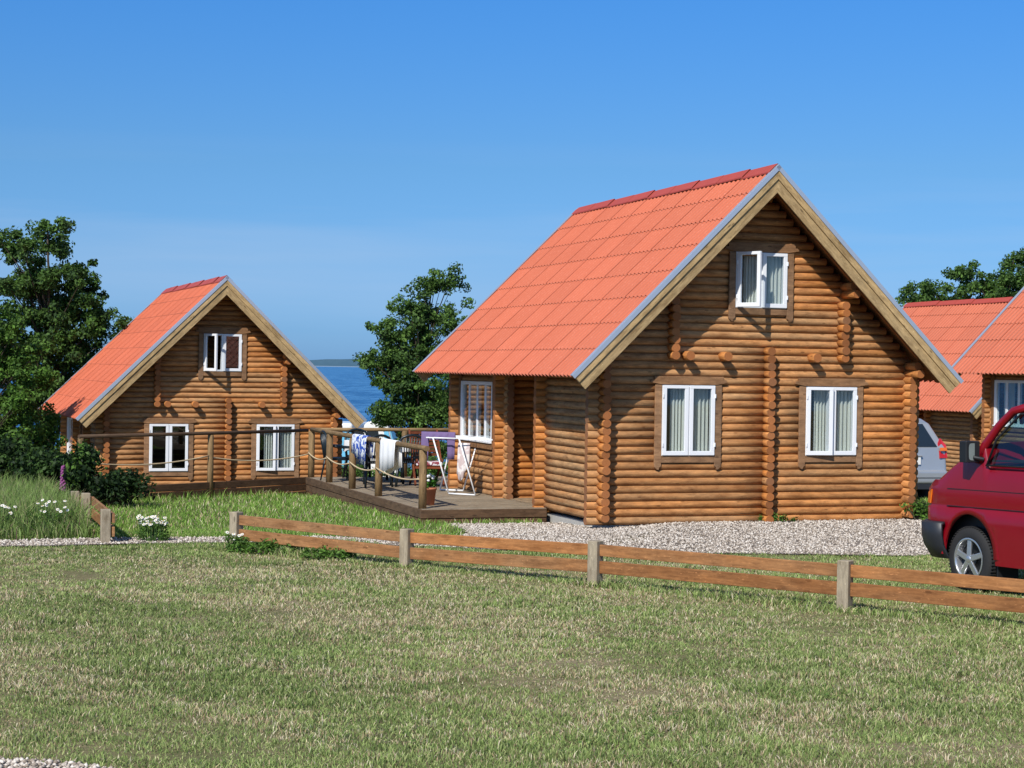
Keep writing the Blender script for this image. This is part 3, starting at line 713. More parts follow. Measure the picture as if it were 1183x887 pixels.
spots = [(-.80, 7.05, 3.05, 'dark plastic chair with slatted back turned to the camera, nearest the cabin wall'),
         (-1.50, 6.95, 3.4, 'dark plastic chair behind the blue and white towel'),
         (-1.72, 8.45, 1.6, 'dark plastic chair on the left long side of the white table'),
         (-.45, 8.3, -1.5, 'dark plastic chair on the right long side of the white table'),
         (-1.1, 9.2, .1, 'dark plastic chair at the far end of the white table')]
for k, (u, d, rz, lb) in enumerate(spots):
    o = ch if k == 0 else copy_tree(ch); o.location = H(u, d); o.rotation_euler = (0, 0, rz + HOUSE_AT[1]); o['label'] = lb
tb = thing('garden_table', 'garden table under a white cloth on the deck', 'table', H(-1.1, 8.15), HOUSE_AT[1])
mb = MB(); mb.bx(-.42, .42, -.62, .62, .70, .73); mb.build('tabletop', M['greenplastic'], tb)
for sx in (-1, 1):
    for sy in (-1, 1): mb = MB(); mb.tube([(sx * .36, sy * .55, 0), (sx * .34, sy * .52, .7)], .025, 8); mb.build('leg', M['greenplastic'], tb)
mb = MB(); n_ = 64; rows = [[], [], []]
for k in range(n_ + 1):
    a = 2 * math.pi * k / n_; cx_, sy_ = math.cos(a), math.sin(a); q = max(abs(cx_) / .45, abs(sy_) / .66); x, y = cx_ / q, sy_ / q
    wv = .02 * math.sin(a * 13)
    rows[0].append((x, y, .737)); rows[1].append((x * 1.01, y * 1.01, .725)); rows[2].append((x * (1.03 + wv), y * (1.03 + wv), .56 + .03 * math.sin(a * 5)))
mb.grid(rows); mb.add([p for p in rows[0][:-1]], [tuple(range(n_))]); tc_ = mb.build('tablecloth', M['whitecloth']); tc_.location = H(-1.1, 8.15); tc_.rotation_euler = (0, 0, HOUSE_AT[1])
tag(tc_, 'white cloth spread over the garden table', 'tablecloth')
# towels over the left rail
def hang(name, label, mat, d0, d1, drop_out, drop_in, u=DU0 + .06, zt=HZ + .045, ripple=.012, slant=0):
    mb = MB(); n_ = 20; rows = []
    prof = [(-.055, -drop_out), (-.052, -drop_out * .5), (-.05, -.03), (-.03, .0), (0, .008), (.03, 0), (.05, -.03), (.055, -drop_in * .5), (.06, -drop_in)]
    for px_, pz in prof:
        rows.append([hw(u + px_ + (ripple * math.sin(k * .9 + px_ * 30) * (1 if abs(pz) > .04 else .1)), d0 + (d1 - d0) * k / n_, zt + pz * (1 + slant * (k / n_ - .5))) for k in range(n_ + 1)])
    mb.grid(rows); o = mb.build(name, mat); so = o.modifiers.new('thick', 'SOLIDIFY'); so.thickness = .006; tag(o, label, 'towel'); return o
hang('towel', 'blue and white patterned towel hung over the deck rail', M['bluetowel'], 5.35, 6.3, .42, .3, slant=-.5)
hang('towel', 'plain white towel hung over the deck rail', M['whitecloth'], 3.55, 4.45, .48, .5, slant=.35)
# flower pot
pt = thing('flower_pot', 'terracotta pot of white flowers by the deck corner post', 'flower pot', (-1.225, 27.57, DZ))
mb = MB(); mb.lathe([(0, 0), (.062, 0), (.092, .235), (.1, .235), (.1, .27), (.088, .27), (.08, .24), (0, .24)], (0, 0, 0), n=24); mb.build('pot', M['terracotta'], pt)

def leaves(centres, spread, per, size, palette, up=.35, aspect=.55):
    """numpy cloud of leaf quads (rhombi). returns V,F,cols"""
    C_ = np.repeat(np.asarray(centres, float), per, 0); n = len(C_)
    sp = np.repeat(np.asarray(spread, float) if hasattr(spread, '__len__') else np.full(len(centres), spread), per)
    dirs = RS.normal(size=(n, 3)); rr_ = RS.uniform(0, 1, n) ** .45; dirs /= np.linalg.norm(dirs, axis=1)[:, None]
    P_ = C_ + dirs * (rr_ * sp)[:, None] * np.array([1, 1, .8])
    nrm = dirs * .6 + RS.normal(size=(n, 3)) * .6 + np.array([0, 0, up]); nrm /= np.linalg.norm(nrm, axis=1)[:, None]
    t1 = np.cross(nrm, RS.normal(size=(n, 3))); t1 /= np.linalg.norm(t1, axis=1)[:, None]; t2 = np.cross(nrm, t1)
    s_ = size * RS.uniform(.6, 1.3, n)[:, None]
    V_ = np.stack([P_ - t1 * s_, P_ + t2 * s_ * aspect + nrm * s_ * .12, P_ + t1 * s_, P_ - t2 * s_ * aspect + nrm * s_ * .12], 1).reshape(-1, 3)
    F_ = np.arange(4 * n).reshape(-1, 4); pal = np.asarray(palette)
    cidx = np.repeat(RS.randint(0, len(pal), len(centres)), per); k = np.where(RS.uniform(size=n) < .6, cidx, RS.randint(0, len(pal), n))
    col = pal[k] * RS.uniform(.7, 1.3, (n, 1)); return V_, F_, np.repeat(col, 4, 0)
V_, F_, c_ = leaves([(RS.uniform(-.09, .09), RS.uniform(-.09, .09), .3 + RS.uniform(0, .1)) for _ in range(14)], .06, 22, .028, [(.05, .16, .02), (.09, .24, .03)])
np_mesh('leaves', V_, F_, M['leaf'], c_, parent=pt)
mb = MB()
for k in range(11):
    a = random.random() * 6.3; r_ = random.uniform(0, .12); mb.lathe([(0, .02), (.02, .012), (.026, -.005), (.012, -.02), (0, -.022)], (r_ * math.cos(a), r_ * math.sin(a), .40 + random.uniform(-.05, .06)), n=8)
mb.build('flowers', M['petal'], pt)

# drying rack
rk = thing('drying_rack', 'white folding drying rack on crossed legs standing on the deck', 'drying rack', (0, 0, 0))
FA, FB = Vector((-1.02, 29.85, DZ + .02)), Vector((-.575, 29.6, DZ + .02))
BA, BB = Vector((-1.2, 30.75, DZ + .02)), Vector((-.80, 30.6, DZ + .02))
zt = 1.02
TA, TB = Vector((-1.30, 29.95, zt)), Vector((-.86, 29.75, zt)); UA, UB = Vector((-1.0, 30.9, zt)), Vector((-.55, 30.7, zt))
for A, B in ((FA, TA), (BA, UA), (FB, TB), (BB, UB)):
    mb = MB(); mb.tube([A, B], .013, 8); mb.build('leg', M['whitemetal'], rk)
mb = MB(); mb.tube([FA, FB], .014, 8); mb.tube([BA, BB], .014, 8); mb.build('foot_bar', M['whitemetal'], rk)
mb = MB(); mb.tube([TA, TB, UB, UA, TA], .012, 8, caps=False)
ex = (UA - TA).normalized()
ax_ = Vector((1, -.38, 0)).normalized()
T0 = TA - ax_ * .12; T1 = TB + ax_ * .62; U1 = UB + ax_ * .55; U0 = UA - ax_ * .1
mb.tube([T0, T1, U1, U0, T0], .011, 8, caps=False)
for k in range(1, 9):
    mb.tube([T0.lerp(U0, k / 9), T1.lerp(U1, k / 9)], .004, 5)
mb.build('drying_frame', M['whitemetal'], rk)
def drape(name, label, mat, A, B, z, f, n_=24, wid=.03):
    """cloth over a bar A-B; f(t) gives the drop on the near side and far side"""
    mb = MB(); rows = []; A = Vector(A); B = Vector(B); nr_ = Vector((-(B - A).y, (B - A).x, 0)).normalized()
    for s_ in (-1, -.75, -.5, -.25, -.05, 0, .05, .25, .5, .75, 1):
        row = []
        for k in range(n_ + 1):
            t_ = k / n_; p = A.lerp(B, t_); dn_ = f(t_, s_ < 0); q = abs(s_)
            row.append((p.x + nr_.x * wid * s_ + nr_.x * .012 * math.sin(k * 1.1) * q, p.y + nr_.y * (wid * (1 if s_ > 0 else -1) * min(1, q * 4)) + .012 * math.sin(k * .8 + q * 2) * q, z - dn_ * q + .01 * (1 - q)))
        rows.append(row)
    mb.grid(rows); o = mb.build(name, mat); so = o.modifiers.new('thick', 'SOLIDIFY'); so.thickness = .006; tag(o, label, 'towel'); return o
def fpurple(t_, near):
    return (.46 if t_ < .24 else (.12 if t_ < .78 else .44)) if near else .12
drape('towel', 'large purple towel draped beside the drying rack', M['purple'], (-1.50, 30.15, 0), (-.93, 30.0, 0), 1.10, fpurple, 40)
drape('towel', 'thin pale striped cloth hanging from the drying rack', M['beigecloth'], TB.lerp(UB, .2) + Vector((-.08, 0, 0)), TB.lerp(UB, .2) + Vector((.12, -.1, 0)), .93, lambda t_, nr: .50 + .12 * math.sin(t_ * 5) if nr else .3)
# a bar for the purple towel: a folding chair with slanted reddish frame
lg = thing('wooden_lounger', 'reddish wooden folding lounge chair behind the drying rack', 'lounge chair', (-1.50, 31.9, DZ), .2)
for sx in (-.25, .25):
    mb = MB(); mb.beam((sx, -.45, .05), (sx, .42, .98), .03, .05); mb.build('back_frame', M['redwood'], lg)
    mb = MB(); mb.beam((sx * .9, .4, .02), (sx * .9, -.42, .48), .03, .05); mb.build('leg', M['redwood'], lg)
mb = MB(); mb.bx(-.24, .24, -.42, .12, .33, .37); mb.build('seat', M['redwood'], lg)
mb = MB()
for k in range(7): mb.beam((-.25, .02 + .06 * k, .56 + .062 * k), (.25, .02 + .06 * k, .56 + .062 * k), .02, .045)
mb.build('backrest', M['redwood'], lg)
mb = MB(); mb.bx(-.23, .23, -.42, .10, .38, .45); cu = mb.build('cushion', M['redcloth'], None, .02, 3); cu.location = (-1.50, 31.9, DZ); cu.rotation_euler = (0, 0, .2)
tag(cu, 'patterned cushion lying on the reddish lounge chair', 'cushion')

# ------------------------------------------------------------------ vehicles
def wheel(parent, c, axis_y=1, r_=.33, side=-1, spokes=True, w=.2):
    """wheel with its axis along local y; side=-1 means the outer face looks to -y"""
    c = Vector(c); mb = MB(); ro = r_ * .64
    pr = [(ro, -w / 2 + .01), (ro + .02, -w / 2), (r_ - .03, -w / 2 + .004), (r_ - .008, -w / 2 + .03), (r_, -w / 2 + .06), (r_, w / 2 - .06), (r_ - .008, w / 2 - .03), (r_ - .03, w / 2 - .004), (ro, w / 2)]
    mb.lathe(pr, c, 'y', 48)
    for k in range(60):
        a = 2 * math.pi * k / 60
        mb.box(c + Vector((math.cos(a) * r_, 0, math.sin(a) * r_)), (.012, w * .8, .010), Matrix.Rotation(-a + math.pi / 2, 3, 'Y'))
    wh = mb.build('wheel', M['rubber'], parent)
    mb = MB(); y = side * (w / 2 - .012)
    mb.lathe([(ro + .006, side * (w / 2)), (ro - .012, side * (w / 2 + .004)), (ro - .02, side * (w / 2 - .02)), (ro - .03, side * (w / 2 - .08))], c, 'y', 40)
    for k in range(5):
        a = 2 * math.pi * k / 5 + .3
        ca, sa = math.cos(a), math.sin(a)
        p0 = c + Vector((ca * .03, y, sa * .03)); p1 = c + Vector((ca * (ro - .012), y - side * .01, sa * (ro - .012)))
        mb.beam(p0, p1, .024, .058, up=(-sa, 0, ca))
    mb.lathe([(0, side * (w / 2 + .01)), (.03, side * (w / 2 + .008)), (.05, side * (w / 2 - .01)), (.055, side * (w / 2 - .06))], c, 'y', 24)
    mb.build('rim', M['alloy'], wh, .006, 2)
    mb = MB(); mb.lathe([(0, side * (w / 2 - .075)), (ro - .025, side * (w / 2 - .075))], c, 'y', 32); mb.build('brake_disc', M['black'], wh)
    return wh
# local x = rearward, local y: -side... the near (left) side of the van faces local -y
th = R(64); van = thing('parked_van', 'shiny red van with alloy wheels at the right edge of the photo', 'van', (4.622, 18.287, .0), -th)
van.rotation_euler = (0, -R(1.2), -th)
# side plane at y=-.0 ; body centre at y=+.92
HWD = .90; CYV = .92
def prof_top(s):
    xs_ = [-.80, -.74, -.66, -.58, -.47, -.24, 0, .257, .30, .32, 9]; zs_ = [.86, .95, 1.03, 1.08, 1.15, 1.285, 1.42, 1.50, 1.35, 1.29, 1.29]
    return float(np.interp(s, xs_, zs_))
def halfw(s): return float(np.interp(s, [-.80, -.78, -.74, -.66, -.58, -.45, -.3, 0, 3.6, 3.85, 3.9], [.45, .62, .74, .84, .875, .90, .91, .915, .915, .89, .82]))
def zbot(s):
    for c_ in (.07, 2.95 + .02):
        dx = s - c_
        if abs(dx) < .385: return .36 + math.sqrt(max(0, .385 ** 2 - dx * dx)) * 1.12
    return .52 if s < -.3 else .30
st = sorted(set([round(-.80 + .02 * k, 3) for k in range(0, 60)] + [round(.4 + .06 * k, 3) for k in range(0, 36)] + [round(2.5 + .02 * k, 3) for k in range(71)] + [.257, .26, .30, .32]))
mb = MB(); ringsL = []
for s in st:
    hw_ = halfw(s); zt_ = prof_top(s); zb = zbot(s); ring = []
    for sg in (-1, 1):
        pr = []
        zz_ = [zb, max(zb, .55), max(zb, .70), max(zb, .835), max(zb, .838) + .001, .862, .88, 1.02, 1.12, zt_ - .06, zt_ - .025, zt_]
        off = [.0, .006, .008, .008, .0, -.008, -.004, -.006, -.016, -.035, -.05, -.085]
        zz2 = []
        for q in zz_: zz2.append(min(max(q, zb), zt_))
        for q, o_ in zip(zz2, off): pr.append((s, CYV + sg * (hw_ + o_), q))
        if sg == -1: ring += pr
        else: ring += [(s, CYV - .4, zt_ + .03), (s, CYV, zt_ + .04), (s, CYV + .4, zt_ + .03)] + pr[::-1]
    ringsL.append(ring)
mb.grid(ringsL, 0, (.5, 0, .5), True)
mb.add(ringsL[0], [tuple(range(len(ringsL[0])))], 0); mb.add(ringsL[-1], [tuple(range(len(ringsL[-1])))[::-1]], 0)
body = mb.build('body', M['redpaint'], van)
# wheel arch lip
for c_ in (.07, 2.97):
    for yv, sg in ((CYV - .918, -1), (CYV + .918, 1)):
        mb = MB(); n_ = 28; rows = [[], [], []]
        for k in range(n_ + 1):
            a = math.pi * k / n_; x = c_ - math.cos(a) * .39; z = .36 + math.sin(a) * .385 * 1.12
            x2 = c_ - math.cos(a) * .45; z2 = .36 + math.sin(a) * .45 * 1.1
            rows[0].append((x, yv + sg * -.03, z)); rows[1].append((x, yv + sg * .022, z)); rows[2].append((x2, yv + sg * -.004, z2))
        mb.grid(rows, flip=(sg > 0)); mb.build('wheel_arch', M['redpaint'], van)
mb = MB(); mb.bx(-.72, 3.8, CYV - .80, CYV + .80, .36, .8); mb.bx(-.3, .47, CYV - .86, CYV + .86, .80, .82) ; mb.build('underbody', M['black'], van)
mb = MB(); mb.bx(.44, .46, .04, .30, .14, .5); mb.build('mudflap', M['black'], van); mb = MB(); mb.bx(.44, .46, 1.54, 1.8, .14, .5); mb.build('mudflap', M['black'], van)
# seams
mb = MB()
for z, s0 in ((.860, -.5), (1.035, -.33), (.44, .5)):
    yy = CYV - .9155 if z != 1.035 else CYV - .908
    mb.bx(max(s0, -.28), 3.8, yy - .002, yy + .02, z - .004, z + .004)
mb.bx(1.42, 1.428, CYV - .916, CYV - .88, .34, 1.28); mb.build('panel_seams', M['black'], van)
# bumper
mb = MB(); path = [(-.285, .93), (-.45, .935), (-.60, .90), (-.72, .80), (-.80, .6), (-.85, .3), (-.86, 0)]
path = path + [(a, -b_) for a, b_ in path[-2::-1]]
prof_ = [(0.0, .665), (.035, .655), (.03, .56), (.012, .46), (-.05, .335), (-.14, .33)]
rows = []
for o_, z in prof_:
    row = []
    for i, (a, b_) in enumerate(path):
        q = 1 + o_ / .9; xx = -.295 + (a + .295) * (1 + o_ / .5) ; row.append((xx, CYV + b_ * q, z))
    rows.append(row)
mb.grid(rows, flip=True); o = mb.build('bumper', M['bumper'], van); so = o.modifiers.new('t', 'SOLIDIFY'); so.thickness = .03; so.offset = -1
# indicator + headlight on the nose corner
for sg in (-1, 1):
    mb = MB(); ys_ = CYV + sg * .0
    mb.add([(-.575, CYV + sg * .884, .87), (-.66, CYV + sg * .845, .87), (-.65, CYV + sg * .845, .98), (-.56, CYV + sg * .876, 1.015)], [(0, 1, 2, 3)]); o = mb.build('indicator', M['lamporange'], van); so = o.modifiers.new('t', 'SOLIDIFY'); so.thickness = .012; so.offset = 0
    mb = MB(); mb.bx(-.80, -.74, CYV + sg * .42, CYV + sg * .72, .82, .94); mb.build('headlight', M['lampclear'], van, .02)
# greenhouse
ZG0, ZG1 = 1.29, 1.83; WB, WT = .895, .79
def gh(s, z, sg): k = (z - ZG0) / (ZG1 - ZG0); return (s, CYV + sg * (WB + (WT - WB) * k), z)
mb = MB(); rows = []
for s, zr_, hwr in ((.56, 1.85, .70), (.62, 1.91, .76), (.72, 1.945, .785), (1.0, 1.96, .80), (1.6, 1.955, .81), (3.0, 1.955, .81), (3.7, 1.93, .80), (3.82, 1.88, .78)):
    r_ = []
    for k in range(13):
        a = math.pi * k / 12; cy_ = -math.cos(a); r_.append((s, CYV + hwr * (abs(cy_) ** .75) * (1 if cy_ > 0 else -1), zr_ - .14 + .14 * (math.sin(a) ** .45 if 0 < k < 12 else 0) + .02 * math.sin(a)))
    rows.append(r_)
mb.grid(rows, flip=False); o = mb.build('roof', M['redpaint'], van); so = o.modifiers.new('t', 'SOLIDIFY'); so.thickness = .03; so.offset = -1
for sg in (-1, 1):
    mb = MB(); A0, A1 = Vector(gh(.23, 1.485, sg)), Vector(gh(.86, 1.90, sg)); mid = Vector(gh(.52, 1.68, sg))
    mb.tube([Vector(gh(.16, 1.34, sg)), A0, Vector(gh(.40, 1.69, sg)), Vector(gh(.58, 1.84, sg)), A1], [.05, .045, .042, .042, .04], 10, sy=.8); mb.build('door_pillar', M['redpaint'], van)
    for s0, s1 in ((1.36, 1.50), (2.62, 2.74), (3.68, 3.84)):
        mb = MB(); p = [gh(s0, 1.27, sg), gh(s1, 1.27, sg), gh(s1, 1.84, sg), gh(s0, 1.84, sg)]; mb.add(p, [(0, 1, 2, 3)]); o = mb.build('door_pillar', M['redpaint'], van); so = o.modifiers.new('t', 'SOLIDIFY'); so.thickness = .05; so.offset = 0
    def inner(s, z, e=.012): p = gh(s, z, sg); return (p[0], p[1] - sg * e, p[2])
    mb = MB(); mb.add([inner(.30, 1.285), inner(1.38, 1.285), inner(1.38, 1.83), inner(.72, 1.83), inner(.38, 1.57)], [(0, 1, 2, 3, 4)]); mb.build('side_window', M['carglass'], van)
    mb = MB(); pts_ = [inner(.30, 1.292, -.006), inner(1.37, 1.292, -.006)]; mb.tube(pts_, .010, 6); mb.tube([inner(.31, 1.29, -.004), inner(.39, 1.55, -.004), inner(.69, 1.81, -.004), inner(1.37, 1.83, -.004)], .012, 6)
    mb.add([inner(.30, 1.29, -.003), inner(.47, 1.29, -.003), inner(.47, 1.53, -.003), inner(.40, 1.50, -.003)], [(0, 1, 2, 3)]) if 0 else None
    mb.build('window_seal', M['black'], van)
    for s0, s1 in ((1.5, 2.62), (2.74, 3.68)):
        mb = MB(); mb.add([inner(s0, 1.285), inner(s1, 1.285), inner(s1, 1.83), inner(s0, 1.83)], [(0, 1, 2, 3)]); mb.build('side_window', M['darkglass'], van)
mb = MB(); rows = []
for k in range(7):
    t_ = k / 6; row = []
    for j in range(13):
        y = -1 + j / 6; bow = .16 * (1 - y * y); row.append((.17 + .48 * t_ - bow * (1 - t_ * .4), CYV + y * (.86 - .12 * t_), 1.40 + .47 * t_))
    rows.append(row)
mb.grid(rows); mb.build('windscreen', M['carglass'], van)
mb = MB(); mb.bx(.15, .55, CYV - .8, CYV + .8, 1.15, 1.30); mb.build('dashboard', M['seat'], van, .04, 3)
mb = MB(); mb.bx(.34, 3.72, CYV - .855, CYV + .855, 1.33, 1.345); mb.build('interior_panel', M['darkint'], van)
mb = MB(); n_ = 28; cs = Vector((.72, CYV - .42, 1.34)); pts_ = []
for k in range(n_ + 1):
    a = 2 * math.pi * k / n_; pts_.append(cs + Vector((math.sin(a) * .19 * .6, math.cos(a) * .19, math.sin(a) * .19 * .8)))
mb.tube(pts_, .016, 8, caps=False); mb.tube([cs + Vector((0, -.19, 0)), cs, cs + Vector((0, .19, 0))], .02, 8); mb.tube([cs, cs + Vector((-.2, 0, -.2))], .025, 8); mb.build('steering_wheel', M['black'], van)
for yc in (-.42, .42):
    mb = MB(); mb.bx(1.0, 1.45, CYV + yc - .24, CYV + yc + .24, .95, 1.12); mb.beam((1.42, CYV + yc, 1.08), (1.58, CYV + yc, 1.58), .46, .12); mb.beam((1.58, CYV + yc, 1.6), (1.62, CYV + yc, 1.76), .26, .09); mb.build('seat', M['seat'], van, .03, 3)
mb = MB(); mb.bx(3.83, 3.86, CYV - .7, CYV + .7, 1.3, 1.8); mb.build('rear_window', M['darkglass'], van)
for sg in (-1, 1):
    mb = MB(); yc = CYV + sg * 1.05; mb.box((.14, yc - sg * .075, 1.425), (.12, .165, .215), Matrix.Rotation(sg * .12, 3, 'Z')); mb.tube([(.26, CYV + sg * .89, 1.35), (.2, CYV + sg * .98, 1.37)], .022, 8); mi = mb.build('mirror', M['black'], van, .055, 6)
    mb = MB(); ring = []
    for k in range(24):
        a = 2 * math.pi * k / 24; q = lambda v: (abs(v) ** .45) * (1 if v > 0 else -1); ring.append((.202, yc - sg * .075 + .062 * q(math.cos(a)), 1.425 + .086 * q(math.sin(a))))
    mb.add(ring, [tuple(range(24))]); mb.build('mirror_glass', M['mirror'], mi, .0)
    mb = MB(); mb.tube([(1.20, CYV + sg * .915, 1.12), (1.22, CYV + sg * .94, 1.12), (1.34, CYV + sg * .94, 1.12), (1.36, CYV + sg * .915, 1.12)], .012, 8); mb.build('door_handle', M['black'], van)
for s in (0.03, 2.95):
    wheel(van, (s, .125, .33), r_=.33, side=-1); wheel(van, (s, 1.84 - .125, .33), r_=.33, side=1)

# silver estate car seen from behind
car = thing('parked_car', 'silver estate car seen from behind between the cabins', 'car', (6.72, 31.1, tz1(7, 31.5) - .05), HOUSE_AT[1] - .06)
# local x = width, local y = forward (away), z up
def slab(mb, ring_fn, stations, m=0):
    mb.grid([ring_fn(s) for s in stations], m, (.5, 0, .5), True)
prof_side = [(0.02, .38), (-.06, .52), (-.04, .66), (.0, .98), (.30, 1.40), (.50, 1.475), (2.1, 1.49), (2.75, 1.40), (3.4, 1.02), (4.25, .86), (4.4, .6), (4.38, .3), (.1, .3)]
mb = MB(); n_ = len(prof_side)
def hwz(z): return .885 if z < 1.0 else .885 - (z - 1.0) * .42
vs_ = [(sg * hwz(z), y, z) for sg in (-1, 1) for y, z in prof_side]
fs_ = [tuple(range(n_)), tuple(range(2 * n_ - 1, n_ - 1, -1))] + [(i, n_ + i, n_ + (i + 1) % n_, (i + 1) % n_) for i in range(n_)]
mb.add(vs_, fs_); body = mb.build('body', M['silverpaint'], car, .06, 4, fix=True)
def tg(x, z, o_=-.008):   # point on the tailgate glass plane
    y = np.interp(z, [.98, 1.40], [0, .30]); return (x, float(y) + o_ - .004, z)
mb = MB(); mb.add([tg(-.70, 1.0), tg(.70, 1.0), tg(.56, 1.385), tg(-.56, 1.385)], [(0, 1, 2, 3)]); o = mb.build('rear_window', M['darkglass'], car, 0); so = o.modifiers.new('t', 'SOLIDIFY'); so.thickness = .012; so.offset = 0
for sg in (-1, 1):
    mb = MB(); mb.add([(sg * .735, -.03, .80), (sg * .89, -.0, .80), (sg * .885, .05, 1.02), (sg * .80, .11, 1.14), (sg * .73, .06, 1.05)], [(0, 1, 2, 3, 4)]); o = mb.build('tail_light', M['lampred'], car); so = o.modifiers.new('t', 'SOLIDIFY'); so.thickness = .05; so.offset = 0
    mb = MB(); mb.add([(sg * .745, -.055, .93), (sg * .88, -.02, .93), (sg * .88, .0, .985), (sg * .74, -.03, .985)], [(0, 1, 2, 3)]); o = mb.build('indicator', M['lamporange'], car); so = o.modifiers.new('t', 'SOLIDIFY'); so.thickness = .02; so.offset = 0
    for a_, b_ in (((.42, 1.02), (.62, 1.38)), ) : 
        mb = MB(); mb.add([(sg * .887, .25, 1.0), (sg * .887, 3.1, 1.0), (sg * .735, 2.6, 1.37), (sg * .735, .55, 1.37)], [(0, 1, 2, 3)]); o = mb.build('side_window', M['darkglass'], car); so = o.modifiers.new('t', 'SOLIDIFY'); so.thickness = .02; so.offset = 0
mb = MB(); mb.bx(-.87, .87, -.115, .15, .36, .60); mb.build('bumper', M['silverpaint'], car, .05, 4)
mb = MB(); mb.bx(-.80, .80, -.118, -.11, .46, .475); mb.bx(-.78, .78, -.09, .1, .27, .37); mb.bx(-.40, .40, -.028, -.0, .69, .71); mb.build('bumper_trim', M['bumper'], car)
mb = MB(); mb.box((.10, -.055, .755), (.52, .02, .125)); mb.build('number_plate', M['plate'], car, .004, 1)
mb = MB(); mb.box((.08, -.045, .845), (.62, .05, .03)); mb.build('handle', M['silverpaint'], car, .01, 2)
for x in (-.78, .78):
    for y in (.75, 3.45): wheel(car, (0, 0, 0), r_=.31) if 0 else None
for sx in (-1, 1):
    for y in (.78, 3.4):
        mb = MB(); mb.tube([(sx * .68, y, .3), (sx * .87, y, .3)], [.3, .3], 28); wh = mb.build('wheel', M['rubber'], car)
        mb = MB(); mb.tube([(sx * .865, y, .3), (sx * .88, y, .3)], [.19, .18], 20); mb.build('rim', M['alloy'], wh)

# camper by the water, facing right
rv = thing('camper_van', 'small white and light blue camper parked by the water', 'camper van', (-5.45, 60.0, tz1(-5, 60)), -.18)
rv.location.z = -2.35
k = 1.0
mb = MB(); poly = [(.75, .55), (.75, 1.9), (.80, 2.62), (.95, 2.74), (1.45, 2.74), (1.62, 2.62), (1.82, 1.85), (1.95, 1.45), (1.98, .5)]
n_ = len(poly); vs_ = [(x, y, z) for y in (-.95, .95) for x, z in poly]
mb.add(vs_, [tuple(range(n_)), tuple(range(2 * n_ - 1, n_ - 1, -1))] + [(i, n_ + i, n_ + (i + 1) % n_, (i + 1) % n_) for i in range(n_)]); mb.build('cab', M['whitepaint'], rv, .07, 3, fix=True)
mb = MB(); mb.extrude([(.92, 1.75), (.92, 2.42), (1.30, 2.42), (1.42, 1.75)], -.965, -.948); mb.build('side_window', M['darkglass'], rv)
mb = MB(); mb.add([(1.665, -.86, 2.50), (1.665, .86, 2.50), (1.83, .86, 1.86), (1.83, -.86, 1.86)], [(0, 1, 2, 3)]); mb.add([(1.50, -.965, 2.52), (1.62, -.965, 2.50), (1.79, -.965, 1.88), (1.52, -.965, 1.84)], [(0, 1, 2, 3)]); o = mb.build('windscreen', M['bluepaint'], rv); so = o.modifiers.new('t', 'SOLIDIFY'); so.thickness = .03; so.offset = 0
mb = MB(); mb.bx(-3.2, .42, -1.05, 1.05, .5, 2.38); mb.build('body', M['bluepaint'], rv, .08, 3)
mb = MB(); mb.bx(-3.25, .45, -1.08, 1.08, 2.38, 2.66); mb.build('roof', M['whitepaint'], rv, .08, 3)
mb = MB(); mb.bx(.4, .8, -.85, .85, .55, 2.4); mb.build('bellows', M['black'], rv)
for x in (-2.3, 1.35):
    for y in (-.95, .95):
        mb = MB(); mb.tube([(x, y - .1, .36), (x, y + .1, .36)], .36, 24); mb.build('wheel', M['rubber'], rv)

